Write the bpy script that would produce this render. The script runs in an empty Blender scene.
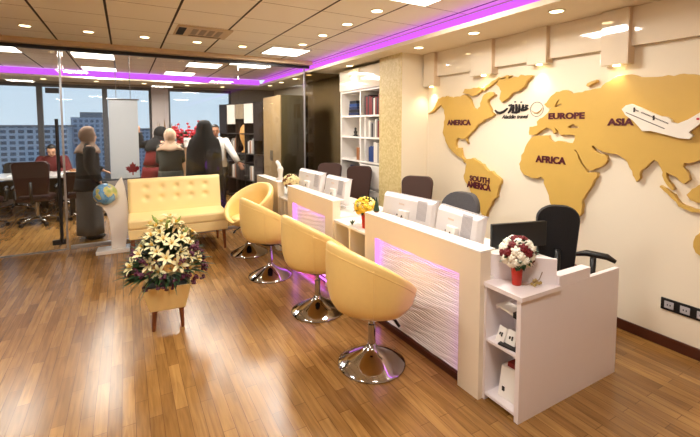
import bpy, bmesh, math, random
from mathutils import Vector, Matrix, Euler
S = bpy.context.scene; COL = S.collection
PI = math.pi; R = math.radians
rng = random.Random(7)

# ---------------------------------------------------------------- materials
def lin(c):
    return tuple((v/12.92 if v <= .04045 else ((v+.055)/1.055)**2.4) for v in [x/255. for x in c])
def mat(name, rgb, rough=.5, metal=0., spec=.5, var=.05, scale=14., bump=0., coat=0., emit=None, estr=0., sheen=0.):
    m = bpy.data.materials.new(name); m.use_nodes = True
    nt = m.node_tree; N = nt.nodes; L = nt.links; b = N['Principled BSDF']
    c = lin(rgb)
    b.inputs['Roughness'].default_value = rough; b.inputs['Metallic'].default_value = metal
    b.inputs['Specular IOR Level'].default_value = spec; b.inputs['Coat Weight'].default_value = coat
    b.inputs['Coat Roughness'].default_value = .05
    if sheen: b.inputs['Sheen Weight'].default_value = sheen
    tc = N.new('ShaderNodeTexCoord'); no = N.new('ShaderNodeTexNoise'); no.inputs['Scale'].default_value = scale
    no.inputs['Detail'].default_value = 3
    L.new(tc.outputs['Object'], no.inputs['Vector'])
    mx = N.new('ShaderNodeMix'); mx.data_type = 'RGBA'
    mx.inputs['A'].default_value = tuple(v*(1-var) for v in c)+(1,); mx.inputs['B'].default_value = tuple(min(1, v*(1+var)) for v in c)+(1,)
    L.new(no.outputs['Fac'], mx.inputs['Factor']); L.new(mx.outputs['Result'], b.inputs['Base Color'])
    if bump:
        bp = N.new('ShaderNodeBump'); bp.inputs['Strength'].default_value = bump; bp.inputs['Distance'].default_value = .01
        L.new(no.outputs['Fac'], bp.inputs['Height']); L.new(bp.outputs['Normal'], b.inputs['Normal'])
    if emit:
        b.inputs['Emission Color'].default_value = lin(emit)+(1,); b.inputs['Emission Strength'].default_value = estr
    return m
def floor_mat():
    m = bpy.data.materials.new('oak_strip_floor'); m.use_nodes = True
    nt = m.node_tree; N = nt.nodes; L = nt.links; b = N['Principled BSDF']
    tc = N.new('ShaderNodeTexCoord'); mp = N.new('ShaderNodeMapping'); mp.inputs['Rotation'].default_value = (0, 0, R(90))
    L.new(tc.outputs['Object'], mp.inputs['Vector'])
    br = N.new('ShaderNodeTexBrick'); br.offset = .37; br.offset_frequency = 2; br.squash = 1
    br.inputs['Scale'].default_value = 1; br.inputs['Brick Width'].default_value = .5; br.inputs['Row Height'].default_value = .07
    br.inputs['Mortar Size'].default_value = .0016; br.inputs['Bias'].default_value = 0
    br.inputs['Color1'].default_value = lin((138, 99, 52))+(1,); br.inputs['Color2'].default_value = lin((172, 131, 76))+(1,)
    br.inputs['Mortar'].default_value = lin((104, 68, 34))+(1,)
    L.new(mp.outputs['Vector'], br.inputs['Vector'])
    m2 = N.new('ShaderNodeMapping'); m2.inputs['Scale'].default_value = (22, 1.6, 1); L.new(tc.outputs['Object'], m2.inputs['Vector'])
    no = N.new('ShaderNodeTexNoise'); no.inputs['Scale'].default_value = 2.2; no.inputs['Detail'].default_value = 6; no.inputs['Distortion'].default_value = .6
    L.new(m2.outputs['Vector'], no.inputs['Vector'])
    rp = N.new('ShaderNodeValToRGB'); rp.color_ramp.elements[0].position = .3; rp.color_ramp.elements[1].position = .72
    rp.color_ramp.elements[0].color = (.66, .6, .52, 1); rp.color_ramp.elements[1].color = (1.12, 1.1, 1.06, 1)
    L.new(no.outputs['Fac'], rp.inputs['Fac'])
    mx = N.new('ShaderNodeMix'); mx.data_type = 'RGBA'; mx.blend_type = 'MULTIPLY'; mx.inputs['Factor'].default_value = 1
    L.new(br.outputs['Color'], mx.inputs['A']); L.new(rp.outputs['Color'], mx.inputs['B'])
    L.new(mx.outputs['Result'], b.inputs['Base Color'])
    b.inputs['Roughness'].default_value = .24; b.inputs['Specular IOR Level'].default_value = .5
    bp = N.new('ShaderNodeBump'); bp.inputs['Strength'].default_value = .12; bp.inputs['Distance'].default_value = .004
    L.new(br.outputs['Fac'], bp.inputs['Height']); bp.invert = True; L.new(bp.outputs['Normal'], b.inputs['Normal'])
    return m
def ceiling_mat():
    # square tiles: wide dark grooves running along the room, fine joints across
    m = bpy.data.materials.new('ceiling_tile'); m.use_nodes = True
    nt = m.node_tree; N = nt.nodes; L = nt.links; b = N['Principled BSDF']
    tc = N.new('ShaderNodeTexCoord'); sp = N.new('ShaderNodeSeparateXYZ'); L.new(tc.outputs['Object'], sp.inputs['Vector'])
    def groove(sock, off, per, w):
        a = N.new('ShaderNodeMath'); a.operation = 'ADD'; a.inputs[1].default_value = off; L.new(sock, a.inputs[0])
        d = N.new('ShaderNodeMath'); d.operation = 'PINGPONG'; d.inputs[1].default_value = per/2; L.new(a.outputs[0], d.inputs[0])
        c = N.new('ShaderNodeMath'); c.operation = 'LESS_THAN'; c.inputs[1].default_value = w; L.new(d.outputs[0], c.inputs[0])
        return c.outputs[0]
    gx = groove(sp.outputs['X'], 60.02, .605, .011); gy = groove(sp.outputs['Y'], 60-4.78+.6*.0, .6, .0045)
    m1 = N.new('ShaderNodeMix'); m1.data_type = 'RGBA'; m1.inputs['A'].default_value = lin((255, 249, 236))+(1,); m1.inputs['B'].default_value = lin((150, 128, 98))+(1,)
    L.new(gy, m1.inputs['Factor'])
    m2 = N.new('ShaderNodeMix'); m2.data_type = 'RGBA'; m2.inputs['B'].default_value = lin((58, 46, 34))+(1,)
    L.new(gx, m2.inputs['Factor']); L.new(m1.outputs['Result'], m2.inputs['A']); L.new(m2.outputs['Result'], b.inputs['Base Color'])
    b.inputs['Roughness'].default_value = .85
    return m
def glass_mat(name, tint, refl=1.0, rough=0.):
    m = bpy.data.materials.new(name); m.use_nodes = True
    nt = m.node_tree; N = nt.nodes; L = nt.links; N.remove(N['Principled BSDF'])
    t = N.new('ShaderNodeBsdfTransparent'); t.inputs['Color'].default_value = tint+(1,)
    g = N.new('ShaderNodeBsdfGlossy'); g.inputs['Roughness'].default_value = rough; g.inputs['Color'].default_value = (refl, refl, refl, 1)
    f = N.new('ShaderNodeFresnel'); f.inputs['IOR'].default_value = 1.5
    mx = N.new('ShaderNodeMixShader'); L.new(f.outputs[0], mx.inputs[0]); L.new(t.outputs[0], mx.inputs[1]); L.new(g.outputs[0], mx.inputs[2])
    L.new(mx.outputs[0], N['Material Output'].inputs['Surface'])
    return m
def emis(name, rgb, st):
    m = bpy.data.materials.new(name); m.use_nodes = True
    nt = m.node_tree; N = nt.nodes; N.remove(N['Principled BSDF'])
    e = N.new('ShaderNodeEmission'); e.inputs['Color'].default_value = lin(rgb)+(1,); e.inputs['Strength'].default_value = st
    nt.links.new(e.outputs[0], N['Material Output'].inputs['Surface'])
    return m
def cloth_mat(name, rgb):
    m = bpy.data.materials.new(name); m.use_nodes = True
    nt = m.node_tree; N = nt.nodes; L = nt.links; N.remove(N['Principled BSDF'])
    d = N.new('ShaderNodeBsdfDiffuse'); t = N.new('ShaderNodeBsdfTranslucent'); c = N.new('ShaderNodeBsdfTransparent')
    for q in (d, t): q.inputs['Color'].default_value = lin(rgb)+(1,)
    a = N.new('ShaderNodeMixShader'); a.inputs[0].default_value = .5; L.new(d.outputs[0], a.inputs[1]); L.new(t.outputs[0], a.inputs[2])
    b = N.new('ShaderNodeMixShader'); b.inputs[0].default_value = .15; L.new(a.outputs[0], b.inputs[1]); L.new(c.outputs[0], b.inputs[2])
    L.new(b.outputs[0], N['Material Output'].inputs['Surface'])
    return m
def globe_mat():
    m = mat('globe_map', (60, 130, 190), .3, var=0, coat=.4)
    nt = m.node_tree; N = nt.nodes; L = nt.links; b = N['Principled BSDF']
    no = [n for n in N if n.type == 'TEX_NOISE'][0]; no.inputs['Scale'].default_value = 8.5; no.inputs['Detail'].default_value = 5
    rp = N.new('ShaderNodeValToRGB'); e = rp.color_ramp.elements
    e[0].position = .46; e[0].color = lin((70, 138, 196))+(1,); e[1].position = .5; e[1].color = lin((206, 190, 120))+(1,)
    k = e.new(.62); k.color = lin((150, 168, 90))+(1,); k = e.new(.36); k.color = lin((130, 180, 216))+(1,)
    L.new(no.outputs['Fac'], rp.inputs['Fac']); L.new(rp.outputs['Color'], b.inputs['Base Color'])
    return m
def wallpaper_mat():
    m = mat('gold_mosaic_wallpaper', (205, 182, 120), .5, var=.12, scale=30, bump=.2)
    nt = m.node_tree; N = nt.nodes; L = nt.links; b = N['Principled BSDF']
    tc = [n for n in N if n.type == 'TEX_COORD'][0]
    vo = N.new('ShaderNodeTexVoronoi'); vo.distance = 'CHEBYCHEV'; vo.inputs['Scale'].default_value = 42
    L.new(tc.outputs['Object'], vo.inputs['Vector'])
    rp = N.new('ShaderNodeValToRGB'); e = rp.color_ramp.elements
    e[0].color = lin((202, 178, 118))+(1,); e[1].color = lin((224, 204, 150))+(1,)
    sp = N.new('ShaderNodeSeparateColor'); L.new(vo.outputs['Color'], sp.inputs[0]); L.new(sp.outputs[0], rp.inputs['Fac'])
    L.new(rp.outputs['Color'], b.inputs['Base Color'])
    return m
def facade_mat(name, wall, win, sx, sz):
    # rows of windows between pale floor bands
    m = bpy.data.materials.new(name); m.use_nodes = True
    nt = m.node_tree; N = nt.nodes; L = nt.links; b = N['Principled BSDF']
    tc = N.new('ShaderNodeTexCoord'); mp = N.new('ShaderNodeMapping'); mp.inputs['Rotation'].default_value = (R(90), 0, 0)
    L.new(tc.outputs['Object'], mp.inputs['Vector'])
    br = N.new('ShaderNodeTexBrick'); br.offset = 0; br.inputs['Scale'].default_value = 1
    br.inputs['Brick Width'].default_value = sx; br.inputs['Row Height'].default_value = sz; br.inputs['Mortar Size'].default_value = sz*.22
    br.inputs['Color1'].default_value = lin(win)+(1,); br.inputs['Color2'].default_value = lin(tuple(v*.8 for v in win))+(1,); br.inputs['Mortar'].default_value = lin(wall)+(1,)
    L.new(mp.outputs['Vector'], br.inputs['Vector']); L.new(br.outputs['Color'], b.inputs['Base Color']); b.inputs['Roughness'].default_value = .6
    return m
def stripe_mat(name, a, c, f):
    m = mat(name, a, .85, var=0)
    nt = m.node_tree; N = nt.nodes; L = nt.links; b = N['Principled BSDF']
    tc = [n for n in N if n.type == 'TEX_COORD'][0]
    w = N.new('ShaderNodeTexWave'); w.bands_direction = 'Z'; w.inputs['Scale'].default_value = f; w.inputs['Distortion'].default_value = 1.2
    L.new(tc.outputs['Object'], w.inputs['Vector'])
    mx = N.new('ShaderNodeMix'); mx.data_type = 'RGBA'; mx.inputs['A'].default_value = lin(a)+(1,); mx.inputs['B'].default_value = lin(c)+(1,)
    L.new(w.outputs['Color'], mx.inputs['Factor']); L.new(mx.outputs['Result'], b.inputs['Base Color'])
    return m
M = dict(
 floor=floor_mat(), ceil=ceiling_mat(),
 wall=mat('cream_wall', (238, 226, 204), .6, var=.012, scale=3), soffit=mat('soffit_paint', (236, 220, 192), .6, var=.01),
 skirt=mat('dark_wood_skirting', (74, 34, 20), .35, var=.2), gloss=mat('cream_gloss_panel', (238, 225, 204), .03, spec=.8, coat=1., var=.01),
 paper=wallpaper_mat(), white=mat('white_lacquer', (243, 238, 232), .25, var=.012, coat=.2), counter=mat('ivory_lacquer', (236, 222, 200), .3, var=.012, coat=.15),
 lilac=mat('white_laminate', (238, 229, 231), .35, var=.015), wave=mat('white_wave_panel', (246, 240, 240), .5, var=.01),
 cream=mat('cream_leather', (244, 209, 134), .36, var=.03, bump=.03, scale=40), sofa=mat('pale_cream_leather', (246, 221, 158), .4, var=.02, bump=.03, scale=40),
 seam=mat('leather_seam', (214, 176, 100), .5), chrome=mat('chrome', (190, 188, 190), .07, metal=1., var=.01), steel=mat('brushed_steel', (170, 170, 170), .3, metal=1.),
 black=mat('black_plastic', (18, 18, 20), .4), dark=mat('black_mesh_fabric', (26, 25, 28), .8, bump=.3, scale=160), maroon=mat('maroon_leather', (46, 18, 18), .45, bump=.05, scale=60),
 brown=mat('dark_brown_leather', (60, 34, 26), .45), dred=mat('dark_red_fabric', (92, 16, 16), .8),
 wood=mat('brown_wood', (120, 66, 34), .4, var=.2), tanwood=mat('tan_veneer', (150, 122, 80), .5, var=.12, scale=6), olive=mat('olive_panel', (96, 84, 56), .35, var=.06),
 darkwood=mat('dark_veneer', (36, 24, 20), .35, var=.1), gold=mat('gold_panel', (206, 168, 84), .42, var=.03, spec=.5), text=mat('dark_maroon_letters', (82, 12, 30), .45, var=.02),
 ink=mat('black_lettering', (28, 24, 26), .5), palewhite=mat('plane_white', (240, 234, 222), .4, var=.01), greymark=mat('grey_marking', (110, 100, 92), .6),
 pc=mat('white_monitor_plastic', (226, 221, 221), .3, var=.012), pcgrey=mat('grey_monitor_plastic', (176, 172, 176), .4), screen=mat('dark_screen', (12, 18, 34), .15),
 meshgrey=mat('grey_mesh', (66, 64, 68), .6, var=.5, scale=120), rail=mat('brown_beam', (206, 180, 144), .6), track=mat('black_track', (26, 22, 20), .4), alum=mat('aluminium', (176, 176, 178), .35, metal=.9),
 glass=glass_mat('clear_glass', (.93, .94, .93), .65), glass2=glass_mat('tinted_glass', (.5, .44, .33), 1.), winglass=glass_mat('window_glass', (.86, .9, .93)),
 panel_on=emis('lit_panel', (255, 244, 228), 9.), lens=emis('lit_lens', (255, 226, 168), 14.), led=emis('purple_led', (206, 110, 255), 3.2), cove=emis('purple_cove', (216, 96, 255), 1.4), ledw=emis('pale_violet_led', (222, 130, 255), 4.),
 trimw=mat('white_trim', (240, 234, 222), .4), grille=mat('grille_grey', (150, 132, 106), .5), hole=mat('dark_hole', (22, 18, 14), .8),
 red=mat('red_ceramic', (196, 44, 26), .3), greenleaf=mat('dark_green_leaf', (36, 62, 28), .5, var=.3), frond=mat('blade_leaf', (52, 72, 34), .5, var=.3),
 lily=mat('lily_petal', (240, 232, 182), .5, var=.05), lilyc=mat('lily_centre', (222, 176, 60), .6), purplef=mat('purple_blossom', (96, 40, 66), .6, var=.3),
 rosew=mat('white_rose', (250, 246, 230), .6, var=.03), rosed=mat('dark_red_rose', (112, 14, 24), .6, var=.2), yel=mat('yellow_rose', (250, 206, 60), .6, var=.06), yelp=mat('pale_yellow_rose', (250, 232, 160), .6),
 creamf=mat('cream_rose', (244, 226, 170), .6), redf=mat('red_gladiolus', (184, 20, 44), .6, var=.15), peach=mat('peach_wrap', (226, 186, 148), .6), straw=mat('dry_leaf', (134, 100, 62), .7, var=.2),
 globe=globe_mat(), skin=mat('skin', (214, 164, 132), .5, var=.03), skin2=mat('skin_tan', (176, 122, 92), .5, var=.03), hair=mat('black_hair', (16, 13, 13), .5),
 taupe=mat('taupe_scarf', (148, 122, 104), .85, var=.06), pink=mat('beige_pink_scarf', (222, 186, 156), .85, var=.05), blackc=mat('black_cloth', (11, 10, 11), .9), redcoat=mat('red_coat', (122, 22, 18), .8, var=.1),
 grey=mat('grey_green_cloth', (74, 74, 66), .9), shirt=mat('white_shirt', (226, 220, 214), .8), trouser=mat('dark_trousers', (34, 32, 38), .85), stripe=stripe_mat('grey_striped_cloth', (66, 66, 68), (120, 120, 122), 22.),
 shoe=mat('black_shoe', (20, 18, 18), .4), eye=mat('eye_dark', (24, 16, 14), .3), lip=mat('lip', (150, 70, 62), .5),
 paperw=mat('white_paper', (240, 236, 230), .7, var=.01), navy=mat('navy_cover', (30, 40, 78), .5), bookred=mat('red_cover', (120, 26, 26), .5), bookblk=mat('black_cover', (30, 28, 30), .5), bookgry=mat('grey_cover', (150, 146, 142), .5), bookwht=mat('white_cover', (226, 220, 210), .5), booktan=mat('tan_cover', (160, 104, 62), .5), bookblu=mat('blue_cover', (32, 62, 120), .5),
 sheer=cloth_mat('white_sheer_cloth', (240, 242, 244)), bust=mat('carved_tan_wood', (204, 150, 80), .45, var=.15),
 facade=facade_mat('apartment_facade', (166, 176, 190), (84, 96, 116), 2.2, 1.75), facade2=facade_mat('tower_facade', (150, 164, 184), (104, 118, 140), 1.7, 1.75), ground=mat('far_ground', (120, 126, 130), .9), roof=mat('grey_roof', (120, 124, 132), .8),  # facade colours lightened and blued to carry the distance haze
 tabletop=mat('white_table_top', (232, 230, 228), .25, coat=.3), blueglow=mat('blue_cloth', (26, 46, 110), .7), dkgreen=mat('dark_pine_green', (40, 66, 44), .7, bump=.4, scale=80),
)

# ---------------------------------------------------------------- mesh helpers
class B:
    def __init__(s): s.bm = bmesh.new(); s.mi = 0
    def _mark(s, faces):
        for f in faces: f.material_index = s.mi
    def quad(s, pts):
        f = s.bm.faces.new([s.bm.verts.new(p) for p in pts]); f.material_index = s.mi; return s
    def box(s, x0, x1, y0, y1, z0, z1, T=None):
        vs = [s.bm.verts.new((x, y, z)) for z in (z0, z1) for y in (y0, y1) for x in (x0, x1)]
        if T is not None:
            for v in vs: v.co = T @ v.co
        for q in ((0, 2, 3, 1), (4, 5, 7, 6), (0, 1, 5, 4), (2, 6, 7, 3), (0, 4, 6, 2), (1, 3, 7, 5)):
            s._mark([s.bm.faces.new([vs[i] for i in q])])
        return s
    def rings(s, rings, cap0=True, cap1=True, closed=True):
        R_ = [[s.bm.verts.new(p) for p in r] for r in rings]; n = len(R_[0])
        for a, b in zip(R_, R_[1:]):
            for i in range(n if closed else n-1):
                j = (i+1) % n
                s._mark([s.bm.faces.new((a[i], a[j], b[j], b[i]))])
        if cap0 and closed: s._mark([s.bm.faces.new(R_[0][::-1])])
        if cap1 and closed: s._mark([s.bm.faces.new(R_[-1])])
        return s
    def tube(s, pts, r, n=8, caps=True):
        pts = [Vector(p) for p in pts]; rs = r if isinstance(r, (list, tuple)) else [r]*len(pts)
        out = []; up = None
        for i, p in enumerate(pts):
            t = (pts[min(i+1, len(pts)-1)]-pts[max(i-1, 0)]).normalized()
            if up is None: up = Vector((0, 0, 1)) if abs(t.z) < .9 else Vector((1, 0, 0))
            a = t.cross(up).normalized(); b = a.cross(t); up = b
            out.append([p+(a*math.cos(2*PI*k/n)+b*math.sin(2*PI*k/n))*rs[i] for k in range(n)])
        return s.rings(out, caps, caps)
    def cyl(s, x, y, z0, z1, r0, r1=None, n=20):
        r1 = r0 if r1 is None else r1
        return s.rings([[(x+r*math.cos(2*PI*k/n), y+r*math.sin(2*PI*k/n), z) for k in range(n)] for z, r in ((z0, r0), (z1, r1))])
    def lathe(s, prof, n=24, c=(0, 0, 0), cap0=True, cap1=True):
        return s.rings([[(c[0]+r*math.cos(2*PI*k/n), c[1]+r*math.sin(2*PI*k/n), c[2]+z) for k in range(n)] for r, z in prof], cap0, cap1)
    def ell(s, c, r, seg=12, T=None):
        c = Vector(c); r = (r, r, r) if not isinstance(r, (tuple, list)) else r
        d = bmesh.ops.create_uvsphere(s.bm, u_segments=seg, v_segments=max(6, seg*2//3), radius=1)
        fs = set()
        for v in d['verts']:
            p = Vector((v.co.x*r[0], v.co.y*r[1], v.co.z*r[2]))
            if T is not None: p = T @ p
            v.co = p+c; fs.update(v.link_faces)
        s._mark(fs); return s
    def prism(s, poly, axis, a, b):
        # polygon extruded along an axis ('x','y','z') from a to b
        def P(u, v, w): return {'x': (w, u, v), 'y': (u, w, v), 'z': (u, v, w)}[axis]
        return s.rings([[P(u, v, w) for u, v in poly] for w in (a, b)])
def link(name, me, mats, parent=None, smooth=False, bevel=0., T=None):
    o = bpy.data.objects.new(name, me); COL.objects.link(o)
    for m in (mats if isinstance(mats, (list, tuple)) else [mats]): me.materials.append(m)
    if T is not None: o.matrix_world = T
    if parent is not None: o.parent = parent
    if smooth:
        for p in me.polygons: p.use_smooth = True
    if bevel:
        md = o.modifiers.new('bevel', 'BEVEL'); md.width = bevel; md.segments = 2; md.limit_method = 'ANGLE'
    return o
def build(b, name, mats, parent=None, smooth=False, bevel=0., auto=False, loc=None):
    bmesh.ops.recalc_face_normals(b.bm, faces=b.bm.faces)
    me = bpy.data.meshes.new(name); b.bm.to_mesh(me); b.bm.free()
    o = link(name, me, mats, parent, smooth or auto, bevel)
    if auto:
        try: me.set_sharp_from_angle(angle=R(35))
        except Exception: pass
    if loc is not None: o.location = loc
    return o
def tag(o, label, cat, group=None, kind=None):
    o['label'] = label; o['category'] = cat
    if group: o['group'] = group
    if kind: o['kind'] = kind
    return o
def thing(name, label, cat, loc=(0, 0, 0), rz=0., group=None):
    o = bpy.data.objects.new(name, None); COL.objects.link(o); o.location = loc; o.rotation_euler = (0, 0, rz); o.empty_display_size = .1
    return tag(o, label, cat, group)
def struct(name, b, m, label, cat, parent=None, bevel=0., auto=False):
    o = build(b, name, m, parent, bevel=bevel, auto=auto)
    if parent is None: tag(o, label, cat, kind='structure')
    return o
def dup(root, loc, rz, label, group=None):
    r = root.copy(); COL.objects.link(r); r.location = loc; r.rotation_euler = (0, 0, rz); r['label'] = label
    if group: r['group'] = group
    for ch in list(root.children):
        c = ch.copy(); COL.objects.link(c); c.parent = r
        for g in list(ch.children):
            d = g.copy(); COL.objects.link(d); d.parent = c
    return r
def bx(*a, T=None): return B().box(*a, T=T)
def rough_edge(poly, amp, seed=1):
    # break long outline runs into small jagged steps, like a cut-out coastline
    r = random.Random(seed); out = []
    for i, p in enumerate(poly):
        q = poly[(i+1) % len(poly)]; d = math.hypot(q[0]-p[0], q[1]-p[1]); out.append(p); n = int(d/.05)
        for k in range(1, n+1):
            f = k/(n+1); o = r.uniform(-amp, amp)*min(1, d/.12)
            out.append((p[0]+(q[0]-p[0])*f-(q[1]-p[1])/d*o, p[1]+(q[1]-p[1])*f+(q[0]-p[0])/d*o))
    return out
def plate(name, polys, depth, mats, parent=None, bevel=0.):
    # outlines given in wall coordinates (y, z), cut from a board of the given depth
    cu = bpy.data.curves.new(name, 'CURVE'); cu.dimensions = '2D'; cu.fill_mode = 'BOTH'; cu.extrude = depth/2; cu.bevel_depth = bevel
    for poly in polys:
        sp = cu.splines.new('POLY'); sp.points.add(len(poly)-1); sp.use_cyclic_u = True
        for p, (y, z) in zip(sp.points, poly): p.co = (-y, z, 0, 1)
    t = bpy.data.objects.new('t', cu); COL.objects.link(t)
    dg = bpy.context.evaluated_depsgraph_get(); dg.update()
    me = bpy.data.meshes.new_from_object(t.evaluated_get(dg)); bpy.data.objects.remove(t); bpy.data.curves.remove(cu)
    me.transform(WALLM); me.name = name
    return link(name, me, mats, parent)
WALLM = Matrix(((0, 0, -1, 0), (-1, 0, 0, 0), (0, 1, 0, 0), (0, 0, 0, 1)))   # text plane -> map wall, facing -x
def text_mesh(s, bold=.0, ext=.006, shear=0.):
    cu = bpy.data.curves.new('t', 'FONT'); cu.body = s; cu.size = 1; cu.extrude = ext; cu.offset = bold; cu.shear = shear; cu.resolution_u = 3
    t = bpy.data.objects.new('t', cu); COL.objects.link(t)
    dg = bpy.context.evaluated_depsgraph_get(); dg.update()
    me = bpy.data.meshes.new_from_object(t.evaluated_get(dg)); bpy.data.objects.remove(t); bpy.data.curves.remove(cu)
    return me
def fit_text(me, w, h):
    xs = [v.co.x for v in me.vertices]; ys = [v.co.y for v in me.vertices]
    sx = w/(max(xs)-min(xs)); sy = h/(max(ys)-min(ys)); x0 = min(xs); y0 = min(ys)
    for v in me.vertices: v.co.x = (v.co.x-x0)*sx; v.co.y = (v.co.y-y0)*sy
P_NA=[(4.162,1.849),(4.055,1.913),(4.004,1.983),(3.971,2.035),(3.886,2.058),(3.786,2.048),(3.660,2.044),(3.537,2.058),(3.473,2.044),(3.434,2.010),(3.404,1.954),(3.375,1.900),(3.305,1.877),(3.264,1.907),(3.265,1.948),(3.240,1.988),(3.216,2.037),(3.176,2.056),(3.099,2.061),(3.062,2.027),(3.112,2.008),(3.157,1.984),(3.160,1.953),(3.134,1.902),(3.107,1.840),(3.069,1.818),(3.078,1.803),(3.130,1.782),(3.194,1.770),(3.255,1.727),(3.328,1.670),(3.405,1.610),(3.474,1.555),(3.460,1.504),(3.503,1.542),(3.627,1.529),(3.647,1.467),(3.624,1.406),(3.560,1.424),(3.548,1.379),(3.530,1.319),(3.475,1.282),(3.495,1.252),(3.579,1.316),(3.665,1.357),(3.732,1.401),(3.778,1.445),(3.827,1.539),(3.874,1.602),(3.852,1.699),(3.836,1.776),(3.855,1.895),(3.917,1.956),(3.986,1.919),(4.073,1.867)]
P_SA=[(3.486,1.262),(3.455,1.295),(3.356,1.316),(3.280,1.284),(3.205,1.255),(3.166,1.211),(3.041,1.158),(2.955,1.112),(2.954,1.071),(2.986,0.998),(3.001,0.910),(3.068,0.843),(3.101,0.781),(3.135,0.718),(3.161,0.640),(3.188,0.663),(3.245,0.741),(3.305,0.834),(3.386,0.926),(3.468,1.020),(3.499,1.093),(3.472,1.172),(3.453,1.236)]
P_GL=[(3.045,2.140),(3.013,2.190),(2.909,2.198),(2.804,2.197),(2.703,2.197),(2.611,2.192),(2.633,2.163),(2.679,2.126),(2.691,2.086),(2.762,2.050),(2.849,2.024),(2.913,1.975),(2.965,1.944),(2.996,1.980),(2.988,2.024),(2.977,2.062),(3.003,2.109)]
P_EL=[(3.246,2.096),(3.190,2.136),(3.103,2.181),(3.014,2.214),(2.910,2.224),(2.860,2.214),(2.974,2.201),(3.052,2.168),(3.133,2.126),(3.203,2.087)]
P_AR=[(3.538,2.081),(3.507,2.126),(3.366,2.128),(3.291,2.130),(3.247,2.118),(3.260,2.080),(3.319,2.044),(3.379,2.036),(3.442,2.064)]
P_NZ=[(2.067,2.044),(2.058,2.061),(2.024,2.076),(1.981,2.086),(1.981,2.072),(2.023,2.052),(2.049,2.033)]
P_EA=[(2.619,1.604),(2.623,1.629),(2.617,1.681),(2.560,1.687),(2.531,1.695),(2.539,1.731),(2.506,1.761),(2.453,1.791),(2.421,1.820),(2.401,1.848),(2.386,1.865),(2.433,1.869),(2.463,1.899),(2.426,1.937),(2.395,1.975),(2.344,2.010),(2.283,2.018),(2.215,2.001),(2.195,1.980),(2.129,1.989),(2.074,1.999),(2.021,2.004),(1.986,2.011),(1.943,2.011),(1.928,2.034),(1.902,2.053),(1.845,2.086),(1.776,2.101),(1.708,2.101),(1.649,2.073),(1.567,2.065),(1.495,2.062),(1.426,2.057),(1.392,2.067),(1.338,2.061),(1.278,2.048),(1.179,2.035),(1.099,1.980),(1.110,1.901),(1.172,1.878),(1.212,1.818),(1.186,1.721),(1.225,1.630),(1.205,1.554),(1.235,1.475),(1.251,1.451),(1.288,1.432),(1.336,1.424),(1.343,1.393),(1.308,1.346),(1.298,1.307),(1.329,1.273),(1.355,1.291),(1.398,1.327),(1.434,1.343),(1.443,1.353),(1.441,1.311),(1.409,1.263),(1.386,1.225),(1.397,1.217),(1.449,1.279),(1.465,1.319),(1.474,1.370),(1.499,1.421),(1.528,1.433),(1.562,1.395),(1.608,1.347),(1.615,1.281),(1.637,1.251),(1.665,1.297),(1.693,1.361),(1.710,1.404),(1.731,1.425),(1.773,1.451),(1.827,1.463),(1.882,1.472),(1.912,1.478),(1.948,1.498),(1.987,1.525),(2.001,1.512),(1.972,1.475),(1.932,1.454),(1.880,1.446),(1.865,1.415),(1.887,1.370),(1.948,1.332),(2.017,1.304),(2.046,1.335),(2.093,1.409),(2.138,1.480),(2.158,1.477),(2.115,1.403),(2.061,1.322),(2.028,1.280),(1.946,1.289),(1.945,1.256),(1.985,1.174),(2.036,1.089),(2.068,1.027),(2.060,0.972),(2.067,0.913),(2.129,0.855),(2.123,0.810),(2.161,0.742),(2.184,0.731),(2.247,0.783),(2.300,0.868),(2.368,0.953),(2.384,1.023),(2.425,1.103),(2.442,1.176),(2.483,1.195),(2.593,1.175),(2.653,1.190),(2.714,1.248),(2.725,1.299),(2.703,1.392),(2.662,1.471),(2.623,1.536),(2.601,1.564),(2.568,1.587),(2.457,1.598),(2.414,1.600),(2.401,1.563),(2.348,1.536),(2.266,1.548),(2.167,1.535),(2.149,1.580),(2.152,1.608),(2.229,1.610),(2.261,1.615),(2.280,1.602),(2.301,1.622),(2.345,1.676),(2.374,1.689),(2.335,1.640),(2.357,1.619),(2.399,1.666),(2.435,1.679),(2.492,1.651),(2.525,1.621),(2.553,1.605)]
P_BS=[(2.222,1.688),(2.174,1.710),(2.107,1.681),(2.147,1.668),(2.212,1.667)]
P_BA=[(2.360,1.870),(2.347,1.906),(2.319,1.938),(2.314,1.927),(2.333,1.892),(2.287,1.894),(2.291,1.883),(2.342,1.865)]
P_SU=[(1.473,1.240),(1.432,1.215),(1.384,1.184),(1.348,1.129),(1.289,1.108),(1.234,1.101),(1.167,1.088),(1.166,1.060),(1.234,1.082),(1.304,1.088),(1.354,1.104),(1.399,1.156),(1.445,1.202),(1.478,1.230)]
P_BO=[(1.309,1.195),(1.279,1.240),(1.242,1.274),(1.199,1.301),(1.162,1.222),(1.191,1.140),(1.237,1.150),(1.283,1.160)]
P_AU=[(1.253,0.865),(1.243,0.907),(1.210,0.950),(1.146,0.986),(1.107,0.967),(1.078,1.015),(1.002,0.898),(1.024,0.741),(1.117,0.726),(1.183,0.734),(1.237,0.791)]
P_PL=[(1.750,1.826),(1.724,1.854),(1.684,1.864),(1.612,1.829),(1.542,1.792),(1.483,1.763),(1.444,1.758),(1.418,1.740),(1.411,1.719),(1.375,1.707),(1.310,1.738),(1.244,1.786),(1.211,1.788),(1.246,1.707),(1.295,1.660),(1.306,1.647),(1.282,1.625),(1.298,1.601),(1.360,1.606),(1.464,1.636),(1.544,1.657),(1.598,1.653),(1.620,1.684),(1.666,1.736),(1.721,1.780)]
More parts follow.
